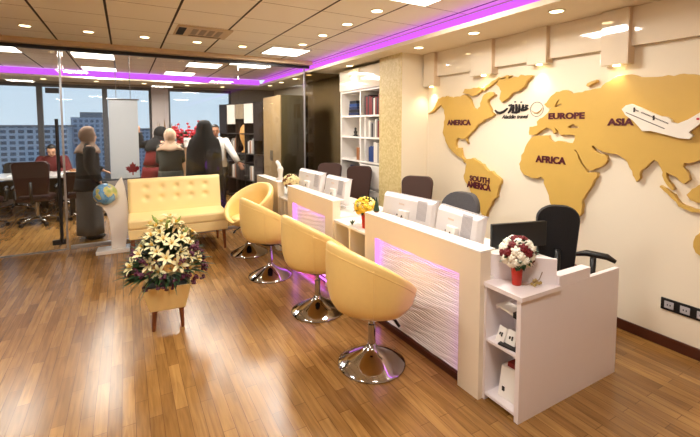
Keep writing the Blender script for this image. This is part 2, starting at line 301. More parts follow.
WORDS={'AMERICA': (3.788, 3.398, 1.695, 1.765), 'EUROPE': (2.413, 2.069, 1.754, 1.814), 'ASIA': (1.876, 1.675, 1.695, 1.755), 'AFRICA': (2.536, 2.226, 1.334, 1.403), 'SOUTH': (3.396, 3.101, 1.044, 1.111), 'AMERICA2': (3.436, 3.084, 0.962, 1.041)}
LOGO=[[(3.083,1.862),(3.053,1.838),(3.012,1.830),(2.966,1.844),(2.917,1.879)],[(2.904,1.906),(2.871,1.911),(2.865,1.883),(2.884,1.850),(2.909,1.828)],[(2.846,1.914),(2.845,1.876),(2.849,1.841)],[(2.812,1.917),(2.805,1.877),(2.809,1.840)],[(2.773,1.915),(2.769,1.880),(2.773,1.841),(2.806,1.831),(2.863,1.831)],[(2.727,1.911),(2.728,1.878),(2.746,1.848)],[(2.668,1.896),(2.696,1.899),(2.700,1.879),(2.672,1.868),(2.704,1.855),(2.746,1.846)],[(2.830,1.941),(2.819,1.941)],[(2.756,1.935),(2.745,1.936)]]
LOGOTXT=(2.991, 2.663, 1.767, 1.809)
LOGOC=(2.570,1.856,0.071)
# ================================================================= SETTING
XR, XL, YB, YF, YG = 3.57, -4.5, 10.6, -3.0, 6.58
ZC, ZS = 2.80, 2.63
struct('floor', bx(XL-.2, XR+.2, YF-.2, YB+.2, -.1, 0), M['floor'], 'oak strip parquet floor running the length of the office', 'floor')
struct('ceiling', bx(XL-.2, 3.0, YF-.2, 9.72, ZC, ZC+.1), M['ceil'], 'tan square tiled suspended ceiling with dark joints', 'ceiling')
b = B(); b.box(2.87, XR+.1, YF-.2, 9.62, ZS, ZS+.03); b.box(XL-.2, XR+.1, 9.62, YB+.2, ZS, ZS+.03)
b.box(2.87, 2.885, YF-.2, 9.62, ZS+.03, ZS+.045); b.box(3.02, 3.12, YF-.2, 9.72, ZC-.0, ZC+.1)
struct('trim_1', b, M['soffit'], 'lowered cream ceiling border above the map wall and window', 'ceiling border')
struct('wall_right', bx(XR, XR+.15, YF, YB, 0, ZC), M['wall'], 'cream wall carrying the gold world map', 'wall')
struct('wall_left', bx(XL-.15, XL, YF, YB, 0, ZC), M['wall'], 'cream wall on the left side', 'wall')
struct('wall_front', bx(XL, XR, YF-.15, YF, 0, ZC), M['wall'], 'cream wall at the near end of the office', 'wall')
struct('baseboard_right', bx(XR-.018, XR, YF, 4.2, 0, .085), M['skirt'], 'dark brown wooden skirting along the map wall', 'skirting', bevel=.004)
# window wall
b = B(); b.box(XL, XR, YB, YB+.2, 0, .42); b.box(XL, XR, YB, YB+.2, 2.58, ZC)
b.box(2.42, XR, YB, YB+.2, .42, 2.58); b.box(XL, -4.2, YB, YB+.2, .42, 2.58)
struct('wall_back', b, mat('window_wall_paint', (150, 142, 138), .6), 'grey end wall around the office windows', 'wall')
struct('wall_pier', bx(.56, .92, YB-.12, YB+.2, .0, ZS), mat('pier_paint', (168, 158, 156), .6), 'grey pier between the last two windows', 'pier')
frm = mat('window_frame_grey', (70, 72, 78), .4)
for i, (a, c, lb) in enumerate([(-4.2, -2.86, 'grey framed window beyond the left picture edge'), (-2.86, -1.56, 'grey framed window behind the conference chairs, far left'),
                            (-1.56, -.38, 'grey framed window behind the leaning person in red'), (-.38, .56, 'narrow grey framed window behind the white banner'), (.92, 2.42, 'wide grey framed window behind the group by the bookcase')]):
    f = B()
    for (x0, x1, z0, z1) in ((a, a+.05, .42, 2.58), (c-.05, c, .42, 2.58), (a+.05, c-.05, .42, .48), (a+.05, c-.05, 2.51, 2.58)): f.box(x0, x1, YB+.02, YB+.1, z0, z1)
    o = struct('window_%d' % (i+1), f, frm, lb, 'window')
    build(bx(a+.05, c-.05, YB+.055, YB+.063, .48, 2.51), 'pane', M['winglass'], o)
# square pillar with gold mosaic paper
o = struct('wall_column', bx(3.14, XR, 4.22, 4.74, 0, ZS), M['wall'], 'square pillar papered in gold mosaic beside the bookcase', 'pillar')
build(bx(3.134, 3.14, 4.22, 4.74, 0, ZS), 'wallpaper', M['paper'], o)
# purple cove face glows itself, in place of light from the hidden strip
b = B(); b.rings([[(2.90, y, ZS+.035), (3.02, y, ZC-.005), (3.03, y, ZC-.005), (2.91, y, ZS+.033)] for y in (YF, 9.6)])
b.rings([[(x, 9.62, ZS+.035), (x, 9.72, ZC-.005), (x, 9.73, ZC-.005), (x, 9.63, ZS+.033)] for x in (XL, 2.9)])
tag(build(b, 'cove_glow', M['cove']), 'purple glowing cove face along the ceiling border', 'cove light')
b = B(); b.box(2.892, 2.915, YF, 9.6, ZS+.032, ZS+.05); 
o = tag(build(b, 'led_tube', M['led']), 'thin bright purple tube lying along the cove edge', 'led tube')
# beam and glass partition
o = struct('trim_2', bx(XL, 2.86, YG-.16, YG+.12, 2.735, ZC-.002), M['rail'], 'tan beam over the glass partition', 'beam')
build(bx(XL, 2.86, YG-.03, YG+.03, 2.69, 2.735), 'track', M['track'], o)
def pane(name, x0, x1, m, label, z0=.02, z1=2.69, rail=True):
    o = struct(name, bx(x0, x1, YG-.006, YG+.006, z0, z1), m, label, 'glass panel')
    if rail: build(bx(x0, x1, YG-.022, YG+.022, .0, .05), 'bottom_rail', M['alum'], o, bevel=.004)
    return o
pane('wall_glass', XL, -1.72, M['glass'], 'clear glass panel at the left end of the partition')
pane('wall_glass.001', -.70, .53, M['glass'], 'clear glass panel behind the globe stand')
pane('wall_glass.002', .536, 1.62, M['glass'], 'clear glass panel behind the cream sofa')
pane('wall_glass.003', 1.626, 2.75, M['glass'], 'clear glass panel left of the tinted panel')
o = pane('wall_glass.004', 2.79, 3.56, M['glass2'], 'dark tinted glass panel beside the white bookcase', z1=2.63)
build(bx(2.762, 2.782, YG-.012, YG+.012, 0, 2.69), 'corner_post', M['alum'], o)
d = struct('door_1', bx(-1.70, -.75, YG-.006, YG+.006, .012, 2.2), M['glass'], 'frameless glass door with long black pull bar', 'door')
build(bx(-1.70, -.75, YG-.018, YG+.018, .0, .011), 'threshold', M['alum'], d)
b = B(); b.box(-1.70, -.75, YG-.006, YG+.006, 2.21, 2.69); build(b, 'transom', M['glass'], d)
b = B(); b.tube([(-.79, YG-.05, .12), (-.79, YG-.05, 1.78)], .02); b.tube([(-.79, YG-.05, .3), (-.79, YG, .3)], .009); b.tube([(-.79, YG-.05, 1.6), (-.79, YG, 1.6)], .009)
build(b, 'pull_bar', M['black'], d, auto=True)
for z in (2.12, .08): build(bx(-.90, -.752, YG-.016, YG+.016, z, z+.07), 'patch_fitting', M['black'], d, bevel=.003)
b = bx(-.745, -.722, YG-.012, YG+.012, .0, 2.69); build(b, 'jamb', M['alum'], d)
# white banner with red leaf hung on the conference side
t = tag(build(bx(-.20, .17, 6.70, 6.706, .92, 2.06), 'banner', M['sheer']), 'tall white cloth banner with a red leaf hung behind the glass', 'banner')
leaf = []
pts = [(0, .10), (.025, .055), (.05, .065), (.045, .01), (.075, .035), (.085, .015), (.12, .02), (.10, -.01), (.11, -.025), (.06, -.06), (.065, -.08), (.012, -.07), (.01, -.12)]
pts = pts+[(-x, y) for x, y in pts[::-1] if x > 0]
build(B().prism([(.08+x*.8, 1.07+y*.9) for x, y in pts], 'y', 6.694, 6.699), 'red_leaf', M['redf'], t)
b = B(); b.tube([(-.22, 6.703, 2.07), (.19, 6.703, 2.07)], .01); build(b, 'rod', M['alum'], t)
b = B(); b.tube([(-.1, 6.703, 2.07), (-.1, 6.66, 2.72)], .004); b.tube([(.08, 6.703, 2.07), (.08, 6.66, 2.72)], .004); build(b, 'cord', M['alum'], t)

# ceiling fittings
def light_panel(x, y, label, grp, e=55, w=.6, d=.6):
    t = thing('ceiling_panel_light', label, 'ceiling light', (x, y, ZC), 0, grp)
    f = B()
    for a in ((-w/2, w/2, -d/2, -d/2+.02), (-w/2, w/2, d/2-.02, d/2), (-w/2, -w/2+.02, -d/2, d/2), (w/2-.02, w/2, -d/2, d/2)): f.box(*a, -.012, 0)
    build(f, 'frame', M['trimw'], t); build(bx(-w/2+.02, w/2-.02, -d/2+.02, d/2-.02, -.009, -.003), 'diffuser', M['panel_on'], t)
    la = bpy.data.lights.new('panel_lamp', 'AREA'); la.shape = 'SQUARE'; la.size = w-.08; la.energy = e; la.color = (1, .945, .875)
    lo = bpy.data.objects.new('panel_lamp', la); COL.objects.link(lo); lo.location = (x, y, ZC-.02)
    return t
G1 = 'square light panels in the main office ceiling'
light_panel(2.13, 5.77, 'square light panel in the ceiling near the glass partition corner', G1)
light_panel(2.16, 2.66, 'square light panel cut by the top picture edge above the counters', G1)
light_panel(.95, .6, 'square light panel overhead behind the viewpoint, right', G1, 40)
light_panel(-.9, 3.2, 'square light panel out of the picture on the left', G1)
light_panel(-2.2, .6, 'square light panel overhead behind the viewpoint, left', G1, 40)
G2 = 'square light panels in the glazed room ceiling'
for x, y, lb in [(-1.6, 7.5, 'light panel behind the glass at the far left'), (-.4, 7.6, 'light panel behind the glass above the woman in the taupe scarf'), (-.4, 9.3, 'farther light panel behind the glass over the conference table'),
                 (1.3, 7.8, 'light panel behind the glass above the woman in grey green'), (1.95, 7.15, 'light panel just behind the glass beside the purple strip'), (1.05, 9.3, 'light panel nearest the wide far window')]:
    light_panel(x, y, lb, G2, 42)
def downlight(x, y, z, label, grp, e=5.):
    t = thing('downlight', label, 'downlight', (x, y, z), 0, grp)
    build(B().lathe([(.066, 0), (.066, -.006), (.054, -.009), (.054, 0)], 20, cap0=False, cap1=False), 'rim', M['trimw'], t, smooth=True)
    build(B().lathe([(.054, -.002), (.05, -.006), (.0005, -.008)], 20), 'lens', M['lens'], t, smooth=True)
    la = bpy.data.lights.new('downlight_lamp', 'SPOT'); la.energy = e; la.color = (1, .87, .69); la.spot_size = R(95); la.spot_blend = .8; la.shadow_soft_size = .04
    lo = bpy.data.objects.new('downlight_lamp', la); COL.objects.link(lo); lo.location = (x, y, z-.02)
G3 = 'downlights in the tiled ceiling'
for i, x in enumerate((-.93, -.34, .25, .87, 1.47)):
    downlight(x, 5.69, ZC, 'round downlight in the tiled ceiling, %s from the left in the row along the glass' % ('first', 'second', 'third', 'fourth', 'fifth')[i], G3, 14)
for i, y in enumerate((5.15, 4.51, 3.89, 3.3)):
    downlight(2.15, y, ZC, 'round downlight in the tiled ceiling, %s in the row above the counters' % ('farthest', 'second farthest', 'third farthest', 'nearest')[i], G3, 14)
G4 = 'downlights in the cream ceiling border'
for i, y in enumerate((5.54, 3.84, 2.97, 2.08, 1.1)):
    downlight(3.1, y, ZS, 'round downlight in the cream border, %s' % ('beside the bookcase', 'in front of the gold pillar', 'above North America', 'above the logo', 'nearest and out of the picture')[i], G4, 12 if y > 2.5 else (9 if y > 2 else 3))
for i, y in enumerate((6.9, 7.6, 8.4, 9.2)):
    downlight(3.0, y, ZS, 'round downlight behind the glass in the right border, %s from the partition' % ('first', 'second', 'third', 'fourth')[i], 'downlights behind the glass', 5)
for i, x in enumerate((-1.4, -.5, .4, 1.3, 2.1)):
    downlight(x, 10.1, ZS, 'round downlight behind the glass in the window border, %s from the left' % ('first', 'second', 'third', 'fourth', 'fifth')[i], 'downlights behind the glass', 5)
# cassette air conditioner
t = thing('ceiling_vent', 'flat rectangular slotted air outlet in the tiled ceiling', 'air vent', (.84, 5.06, ZC), 0)
build(bx(-.30, .30, -.26, .26, -.016, 0), 'face_plate', M['ceil'] if 0 else mat('vent_tan', (206, 184, 150), .6), t, bevel=.005)
build(bx(-.28, -.2, -.2, .2, -.0175, -.015), 'dark_slot', M['hole'], t)
b = B()
for k in range(4): b.box(-.13+k*.09, -.07+k*.09, -.17, .12, -.019, -.014)
build(b, 'louvre_slots', M['grille'], t)
build(bx(-.14, .24, .17, .2, -.0175, -.015), 'edge_slot', M['hole'], t)
# ceiling speaker / clamp at the glass corner
# cornice with drop boxes and wall washers
t = thing('wall_cornice', 'cream glossy cornice band under the ceiling border on the map wall', 'cornice', (0, 0, 0))
build(bx(3.515, XR, YF+.1, 4.2, 2.325, ZS), 'band', M['gloss'], t, bevel=.003)
for i, (y0, y1, z0) in enumerate([(3.98, 4.20, 2.20), (3.06, 3.37, 2.255), (2.42, 2.63, 2.285), (1.715, 1.925, 2.187)]):
    lb = ('narrow drop box of the cornice beside the gold pillar', 'drop box of the cornice above North America', 'drop box of the cornice above the round emblem', 'large drop box of the cornice above Asia')[i]
    t = thing('cornice_box', lb, 'cornice box', (3.57, (y0+y1)/2, z0), 0, 'drop boxes along the cornice')
    h = (y1-y0)/2
    build(bx(-.10, -.001, -h, h, 0, ZS-z0-.002), 'case', M['gloss'], t, bevel=.004)
    build(bx(-.102, -.001, -h-.002, -h+.006, 0.004, ZS-z0-.004), 'end_face', mat('box_edge', (216, 192, 162), .3), t)  # near end of the box covered in a darker cream
    build(B().lathe([(.026, -.001), (.026, -.008), (.001, -.009)], 14, c=(-.05, 0, 0)), 'lens', M['lens'], t)
    la = bpy.data.lights.new('washer_lamp', 'SPOT'); la.energy = 11; la.color = (1, .87, .64); la.spot_size = R(110); la.spot_blend = .9; la.shadow_soft_size = .02
    lo = bpy.data.objects.new('washer_lamp', la); COL.objects.link(lo); lo.location = (3.515, (y0+y1)/2, z0-.015); lo.rotation_euler = (0, R(12), 0)

# world map: gold boards standing off the wall
G5 = 'gold boards of the wall map'
for nm, polys, lb in [('map_board', [P_NA], 'gold North America board with AMERICA lettering'), ('map_board', [P_SA], 'gold South America board on the map wall'),
        ('map_board', [P_GL], 'gold Greenland board above the black logo'), ('map_board', [P_EL], 'thin gold arctic island board left of Greenland'), ('map_board', [P_AR], 'small gold arctic island board over North America'),
        ('map_board', [P_EA, P_BS, P_BA], 'large gold Europe, Africa and Asia board'), ('map_board', [P_NZ], 'small curved gold arctic island board above Europe and Asia'),
        ('map_board', [P_SU], 'thin curved gold island board below Asia'), ('map_board', [P_BO], 'rounded gold island board at the right picture edge'), ('map_board', [P_AU], 'gold Australia board cut by the right picture edge')]:
    o = plate(nm, [rough_edge(q, .016, 5) for q in polys], .036, M['gold'], bevel=.002); o.location.x = 3.549; tag(o, lb, 'wall map', G5)
for k, lb in [('AMERICA', 'AMERICA in dark maroon letters on the North America board'), ('EUROPE', 'EUROPE in dark maroon letters on the gold map'), ('ASIA', 'ASIA in dark maroon letters beside the white plane'),
              ('AFRICA', 'AFRICA in dark maroon letters on the gold map'), ('SOUTH', None), ('AMERICA2', None)]:
    y0, y1, z0, z1 = WORDS[k]
    me = text_mesh(k.rstrip('2'), .04, .004); fit_text(me, y0-y1, z1-z0); me.transform(WALLM)
    if lb or k == 'SOUTH':
        o = link('lettering', me, M['text']); tag(o, lb or 'SOUTH AMERICA in dark maroon letters in two lines', 'lettering'); o.location = (3.526, y0, z0); par = o
    else:
        o = link('second_line', me, M['text'], par); o.location = (0, y0-par.location.y, z0-par.location.z)
# logo
b = B()
for s in LOGO:
    n = len(s)
    if n == 2: b.box(3.562, 3.57, s[1][0]-.004, s[0][0]+.004, s[0][1]-.006, s[0][1]+.006)
    else:
        rr = [.006+.010*math.sin(PI*(i+.6)/(n+.2)) for i in range(n)]
        b.tube([(3.566, y, z) for y, z in s], rr, 6)
o = tag(build(b, 'wall_logo', M['ink']), 'black calligraphic logo with cursive line and circle on the cream wall', 'logo')
me = text_mesh('Aladdin travel', .012, .004, .35); y0, y1, z0, z1 = LOGOTXT; fit_text(me, y0-y1, z1-z0); me.transform(WALLM)
link('cursive_line', me, M['ink'], o).location = (3.567, y0, z0)
cy, cz, cr = LOGOC
b = B(); b.tube([(3.567, cy+cr*math.cos(a*PI/20), cz+cr*math.sin(a*PI/20)) for a in range(41)], .003, 6)
build(b, 'ring', M['greymark'], o)
b = B(); b.tube([(3.567, cy+.062, cz-.01), (3.567, cy+.02, cz-.035), (3.567, cy-.01, cz-.038), (3.567, cy-.045, cz-.012), (3.567, cy-.06, cz+.015)], [.002, .006, .008, .005, .002], 6)
build(b, 'bird_mark', mat('gold_line', (170, 136, 80), .5), o)
# aeroplane cut-out
o = plate('plane_cutout', [P_PL], .03, M['palewhite'], bevel=.002); o.location.x = 3.509; tag(o, 'white aeroplane cut-out climbing across Asia on the gold map', 'aeroplane cut-out')
def along(a, c, k): return (a[0]+(c[0]-a[0])*k, a[1]+(c[1]-a[1])*k)
b = B()
for k in range(26):
    if k in (4, 5, 15): continue
    y, z = along((1.66, 1.822), (1.432, 1.712), k/25); b.box(3.489, 3.494, y-.0028, y+.0028, z-.0045, z+.0045)
build(b, 'cabin_windows', M['greymark'], o, loc=(-3.509, 0, 0))
b = B()
for k in (.06, .62):
    y, z = along((1.674, 1.828), (1.432, 1.712), k); b.box(3.489, 3.494, y-.006, y+.006, z-.02, z+.016)
build(b, 'doors', M['ink'], o, loc=(-3.509, 0, 0))
b = B(); b.tube([(3.493, 1.72, 1.80), (3.493, 1.62, 1.752), (3.493, 1.45, 1.672)], .0035, 5); build(b, 'belly_stripe', M['greymark'], o, loc=(-3.509, 0, 0))
build(bx(3.488, 3.494, 1.247, 1.262, 1.735, 1.75), 'tail_mark', M['redf'], o, loc=(-3.509, 0, 0))
# wall sockets
t = thing('wall_socket', 'black three-gang socket plate low on the map wall', 'socket', (XR, 1.29, .335), 0)
build(bx(-.012, 0, -.17, .155, -.045, .045), 'plate', M['black'], t, bevel=.003)
for y in (.10, .0, -.10):
    s_ = build(bx(-.016, -.011, y-.03, y+.03, -.027, .027), 'socket_insert', M['pcgrey'], t, bevel=.002)
    b = B(); b.box(-.018, -.0155, y-.012, y-.006, -.006, .006); b.box(-.018, -.0155, y+.006, y+.012, -.006, .006); build(b, 'pin_holes', M['hole'], s_)

# ================================================================= OUTSIDE
tag(build(bx(-120, 120, 30, 400, -28, -27.5), 'city_ground', M['ground']), 'hazy ground far below the office windows', 'ground', kind='structure')
t = thing('apartment_block', 'long grey apartment block with rows of windows seen through the left window', 'building', (-34, 160, -27.5))
build(bx(-30, 17.4, 0, 14, 0, 28.6), 'facade', M['facade'], t); build(bx(-30.5, 17.9, -.5, 14.5, 28.6, 29.2), 'roof', M['roof'], t)
t = thing('apartment_tower', 'taller hazy blue grey tower block behind the scarfed woman', 'building', (-8, 175, -27.5))
build(bx(-9, 3, 0, 16, 0, 32), 'facade', M['facade2'], t); build(bx(-6.5, .5, 4, 12, 32, 34), 'roof_house', M['roof'], t)
t = thing('apartment_block', 'low distant apartment block right of the tower', 'building', (8, 210, -27.5))
build(bx(-12, 4, 0, 16, 0, 27), 'facade', M['facade2'], t); build(bx(-12.5, 4.5, -.5, 16.5, 27, 27.6), 'roof', M['roof'], t)
# ================================================================= COUNTERS
def rowx(y): return 1.85-.025*(y-1.68)
def wave_panel(y0, y1, z0, z1, x):
    b = B(); nu, nv = 90, 132; vs = []
    r2 = random.Random(3); ph = [r2.uniform(0, 6.28) for _ in range(nv+1)]
    for j in range(nv+1):
        row = []
        for i in range(nu+1):
            u = i/nu; y = y0+(y1-y0)*u; z = z0+(z1-z0)*j/nv
            lay = j//3; d = (.0075 if j % 3 == 1 else 0)*(.85+.3*math.sin(u*15+lay*2.1))
            row.append(b.bm.verts.new((x-d, y, z+.004*math.sin(u*14+lay*.5)+.002*math.sin(u*37+lay*1.1))))
        vs.append(row)
    for j in range(nv):
        for i in range(nu): b.bm.faces.new((vs[j][i], vs[j][i+1], vs[j+1][i+1], vs[j+1][i]))
    return b
def counter(y0, y1, label, st0=.17, st1=.19, panel=True, glow=4.):
    t = thing('reception_counter', label, 'reception counter', (rowx((y0+y1)/2), (y0+y1)/2, 0), R(1.43), 'reception counters')
    L = (y1-y0)/2
    f = B(); f.box(0, .09, -L, -L+st1, 0, .925); f.box(0, .09, L-st0, L, 0, .925); f.box(0, .09, -L+st1, L-st0, .745, .925)
    if not panel: f.box(0.02, .09, -L+st1, L-st0, .0, .745)
    build(f, 'front_frame', M['counter'], t)
    build(bx(-.004, .13, -L, L, .925, .938), 'top_ledge', M['white'], t, bevel=.003)
    if panel:
        build(wave_panel(-L+st1, L-st0, .05, .745, .055), 'wave_panel', M['wave'], t)
        build(bx(.058, .085, -L+st1, L-st0, .0, .745), 'back_board', M['white'], t)
        build(bx(.03, .058, -L+st1, L-st0, 0, .045), 'plinth', M['skirt'], t)
        for s, a in ((-L+st1, -L+st1+.008), (L-st0-.008, L-st0)):
            build(bx(.012, .052, s, a, .06, .735), 'led_strip', M['led'], t)
        build(bx(.02, .05, -L+st1+.01, L-st0-.01, .737, .744), 'led_strip', M['ledw'], t)
        if glow:
          build(bx(-.010, 0, -L+.06, L-.06, .055, .07), 'led_strip', M['led'], t)
          la = bpy.data.lights.new('counter_glow', 'AREA'); la.shape = 'RECTANGLE'; la.size = .03; la.size_y = y1-y0-.4; la.energy = glow; la.color = (.62, .10, 1)
          lo = bpy.data.objects.new('counter_glow', la); COL.objects.link(lo); lo.parent = t; lo.location = (-.012, 0, .02+.05); lo.rotation_euler = (0, R(-40), 0)
    for y in (-L, L-.03): build(bx(.09, .72, y, y+.03, 0, .735), 'side_panel', M['counter'], t)
    build(bx(.09, .75, -L, L, .735, .765), 'worktop', M['white'], t, bevel=.003)
    return t
counter(1.68, 2.97, 'nearest ivory reception counter with glowing violet wave panel', .15, .17, glow=0)
counter(3.57, 4.78, 'middle ivory reception counter with glowing violet wave panel', .15, .17, glow=4.)
counter(5.12, 6.02, 'farthest plain ivory reception counter beside the tub chair facing the sofa', .12, .12, panel=False)
def link_shelf(y0, y1, label):
    t = thing('link_shelf', label, 'shelf unit', (rowx((y0+y1)/2)+.02, (y0+y1)/2, 0), R(1.43), 'low shelf units between the counters')
    L = (y1-y0)/2-.003
    for y in (-L, -.012, L-.025): build(bx(0, .3, y, y+.025, 0, .72), 'upright', M['counter'], t)
    build(bx(-.01, .32, -L, L, .72, .745), 'top', M['white'], t, bevel=.003)
    build(bx(.285, .3, -L, L, 0, .72), 'back', M['counter'], t)
    for z in (.03, .36): build(bx(0.005, .285, -L, L, z, z+.018), 'shelf', M['counter'], t)
    return t
link_shelf(2.97, 3.57, 'low open ivory shelf unit carrying the yellow rose bouquet')
link_shelf(4.78, 5.12, 'low open ivory shelf unit by the farthest counter')
# corner unit with open shelves
t = thing('corner_desk', 'white corner desk end with open shelves and long side panel', 'desk', (1.89, 1.42, 0))
build(bx(0, 1.0, 0, .03, 0, .735), 'side_panel', M['lilac'], t, bevel=.002)
b = B(); b.box(.34, .66, .0, .06, .735, .80); build(b, 'raised_edge', M['lilac'], t, bevel=.002)
build(B().prism([(-.01, -.012), (.34, -.012), (.34, .03), (.08, .275), (-.01, .262)], 'z', .72, .745), 'top', M['lilac'], t)
T = Matrix.Translation((.06, .285, .745)) @ Matrix.Rotation(math.atan2(-.27, .27), 4, 'Z')
build(bx(0, .385, 0, .02, 0, .155, T=T), 'riser', M['lilac'], t, bevel=.002)
build(bx(0.0, .3, .245, .262, 0, .72), 'upright', M['lilac'], t)
build(bx(.26, .275, .03, .245, 0, .72), 'back', M['lilac'], t)
for z in (.03, .375): build(bx(.006, .26, .03, .245, z, z+.016), 'shelf', M['lilac'], t)
# things on its shelves
t = thing('paper_bag', 'white paper carrier with dark red top on the bottom shelf of the corner desk', 'paper bag', (2.0, 1.545, .047), R(4))
build(B().rings([[(-.05, -.07, 0), (.05, -.07, 0), (.05, .07, 0), (-.05, .07, 0)], [(-.03, -.06, .19), (.05, -.06, .19), (.05, .06, .19), (-.03, .06, .19)]]), 'bag_body', M['paperw'], t, bevel=.004)
build(bx(-.034, .054, -.05, .03, .185, .215, T=Matrix.Rotation(R(6), 4, 'Y')), 'red_fold', M['bookred'], t)
build(bx(-.052, -.045, .025, .04, .045, .07), 'dark_mark', M['ink'], t)
for k, (y, lb) in enumerate([(1.59, 'white tent card with small dark marks on the middle shelf, left one'), (1.53, 'white tent card on the middle shelf, right one')]):
    t = thing('tent_card', lb, 'card', (1.96+.01*k, y, .392), R(-8+12*k))
    b = B(); b.rings([[(-.035, -.03, 0), (.035, -.03, 0), (0, -.03, .09)], [(-.035, .03, 0), (.035, .03, 0), (0, .03, .09)]]); build(b, 'card_body', M['paperw'], t)
    b = B(); T = Matrix.Translation((-.0195, 0, .045)) @ Matrix.Rotation(R(21), 4, 'Y'); b.box(-.004, .0, -.012, -.004, -.008, .016, T=T); b.box(-.004, .0, .004, .012, -.004, .012, T=T); build(b, 'print', M['ink'], t)
t = tag(build(bx(-.03, .03, -.07, .05, 0, .012), 'leaflet_stack', M['bookblk'], bevel=.002), 'small dark leaflet stack lying at the front of the middle shelf', 'leaflets'); t.location = (1.935, 1.535, .392); t.rotation_euler = (0, 0, R(10))
t = thing('card_holder', 'thin pale card holder with dark end fixed high in the corner desk shelf', 'card holder', (2.0, 1.56, .585), R(0))
build(bx(-.05, .05, -.05, .07, 0, .012, T=Matrix.Rotation(R(8), 4, 'X')), 'tray', M['paperw'], t); build(bx(-.055, .05, -.075, -.045, -.012, .02), 'dark_end', M['bookblk'], t)
build(bx(-.05, .158, .068, .082, -.004, .02), 'bracket', M['lilac'], t)

# ================================================================= MONITORS
def monitor(x, y, rz, w, label, h=.33, tilt=9):
    t = thing('computer_monitor', label, 'monitor', (x, y, .765), R(rz), 'white monitors on the counters')
    T = Matrix.Translation((0, 0, .055)) @ Matrix.Rotation(R(tilt), 4, 'Y')
    hw = w/2
    b = B(); b.rings([[tuple(T @ Vector(p)) for p in r] for r in (
        [(.022, -hw, 0), (.022, hw, 0), (.022, hw, h), (.022, -hw, h)], [(-.01, -hw, 0), (-.01, hw, 0), (-.01, hw, h), (-.01, -hw, h)],
        [(-.042, -hw+.02, .015), (-.042, hw-.02, .015), (-.042, hw-.02, h-.03), (-.042, -hw+.02, h-.03)])])
    build(b, 'shell', M['pc'], t, bevel=.006)
    build(bx(.0225, .025, -hw+.015, hw-.015, .02, h-.015, T=T), 'screen', M['screen'], t)
    build(bx(-.001, .028, -hw-.003, hw+.003, h, h+.006, T=T), 'bezel_edge', M['pcgrey'], t)
    b = B()
    for k in range(9): b.box(-.044, -.041, -hw+.07+k*.012, -hw+.076+k*.012, .1, .26, T=T)
    build(b, 'vent_slots', M['pcgrey'], t)
    build(bx(-.075, -.041, -.05, .055, .05, .15, T=T), 'hinge_cover', M['white'], t, bevel=.006)
    b = B(); b.prism([(-.012, 0), (-.007, 0), (0, .018), (.007, 0), (.012, 0), (.003, .026), (-.003, .026)], 'x', -.079, -.076); 
    for v in b.bm.verts: v.co = T @ (v.co+Vector((0, .0, .085)))
    build(b, 'hinge_mark', M['ink'], t)
    b = B()
    for k, (yy, zz, s) in enumerate([(.12, .06, .012), (.09, .1, .01), (-.08, .04, .014), (-.11, .055, .012), (-.14, .04, .014), (-.17, .05, .01)]): b.box(-.046, -.041, yy-s, yy+s, zz-s*.6, zz+s*.6, T=T)
    build(b, 'ports', M['black'], t)
    b = B()
    for k in range(5): b.box(-.0435, -.041, .02+k*.014, .029+k*.014, h-.085, h-.072, T=T)
    build(b, 'faint_mark', mat('faint_print', (214, 190, 170), .5), t)
    b = B(); b.box(-.1, .08, -.11, .11, 0, .012); build(b, 'base', M['pc'], t, bevel=.004)
    b = B(); b.tube([(-.03, 0, .01), (-.06, 0, .06), (-.06, 0, .12)], .022, 8); build(b, 'stand', M['pc'], t, smooth=True)
    return t
monitor(2.07, 2.70, 6, .62, 'white monitor seen from behind on the nearest counter, left one', .275)
monitor(2.05, 2.09, -7, .49, 'white monitor seen from behind on the nearest counter, right one', .27)
monitor(2.07, 4.78-.02, 3, .66, 'white monitor seen from behind on the middle counter, left one', .29)
monitor(2.07, 4.02, 2, .50, 'white monitor seen from behind on the middle counter, right one', .29)
t = thing('computer_monitor', 'black monitor behind the red and white bouquet', 'monitor', (2.49, 1.91, .765), R(-105))
build(bx(-.015, .015, -.23, .23, .04, .225), 'screen_case', M['black'], t, bevel=.006); build(bx(-.06, .06, -.1, .1, 0, .012), 'base', M['black'], t, bevel=.003); build(bx(-.01, .015, -.02, .02, .01, .12), 'stand', M['black'], t)
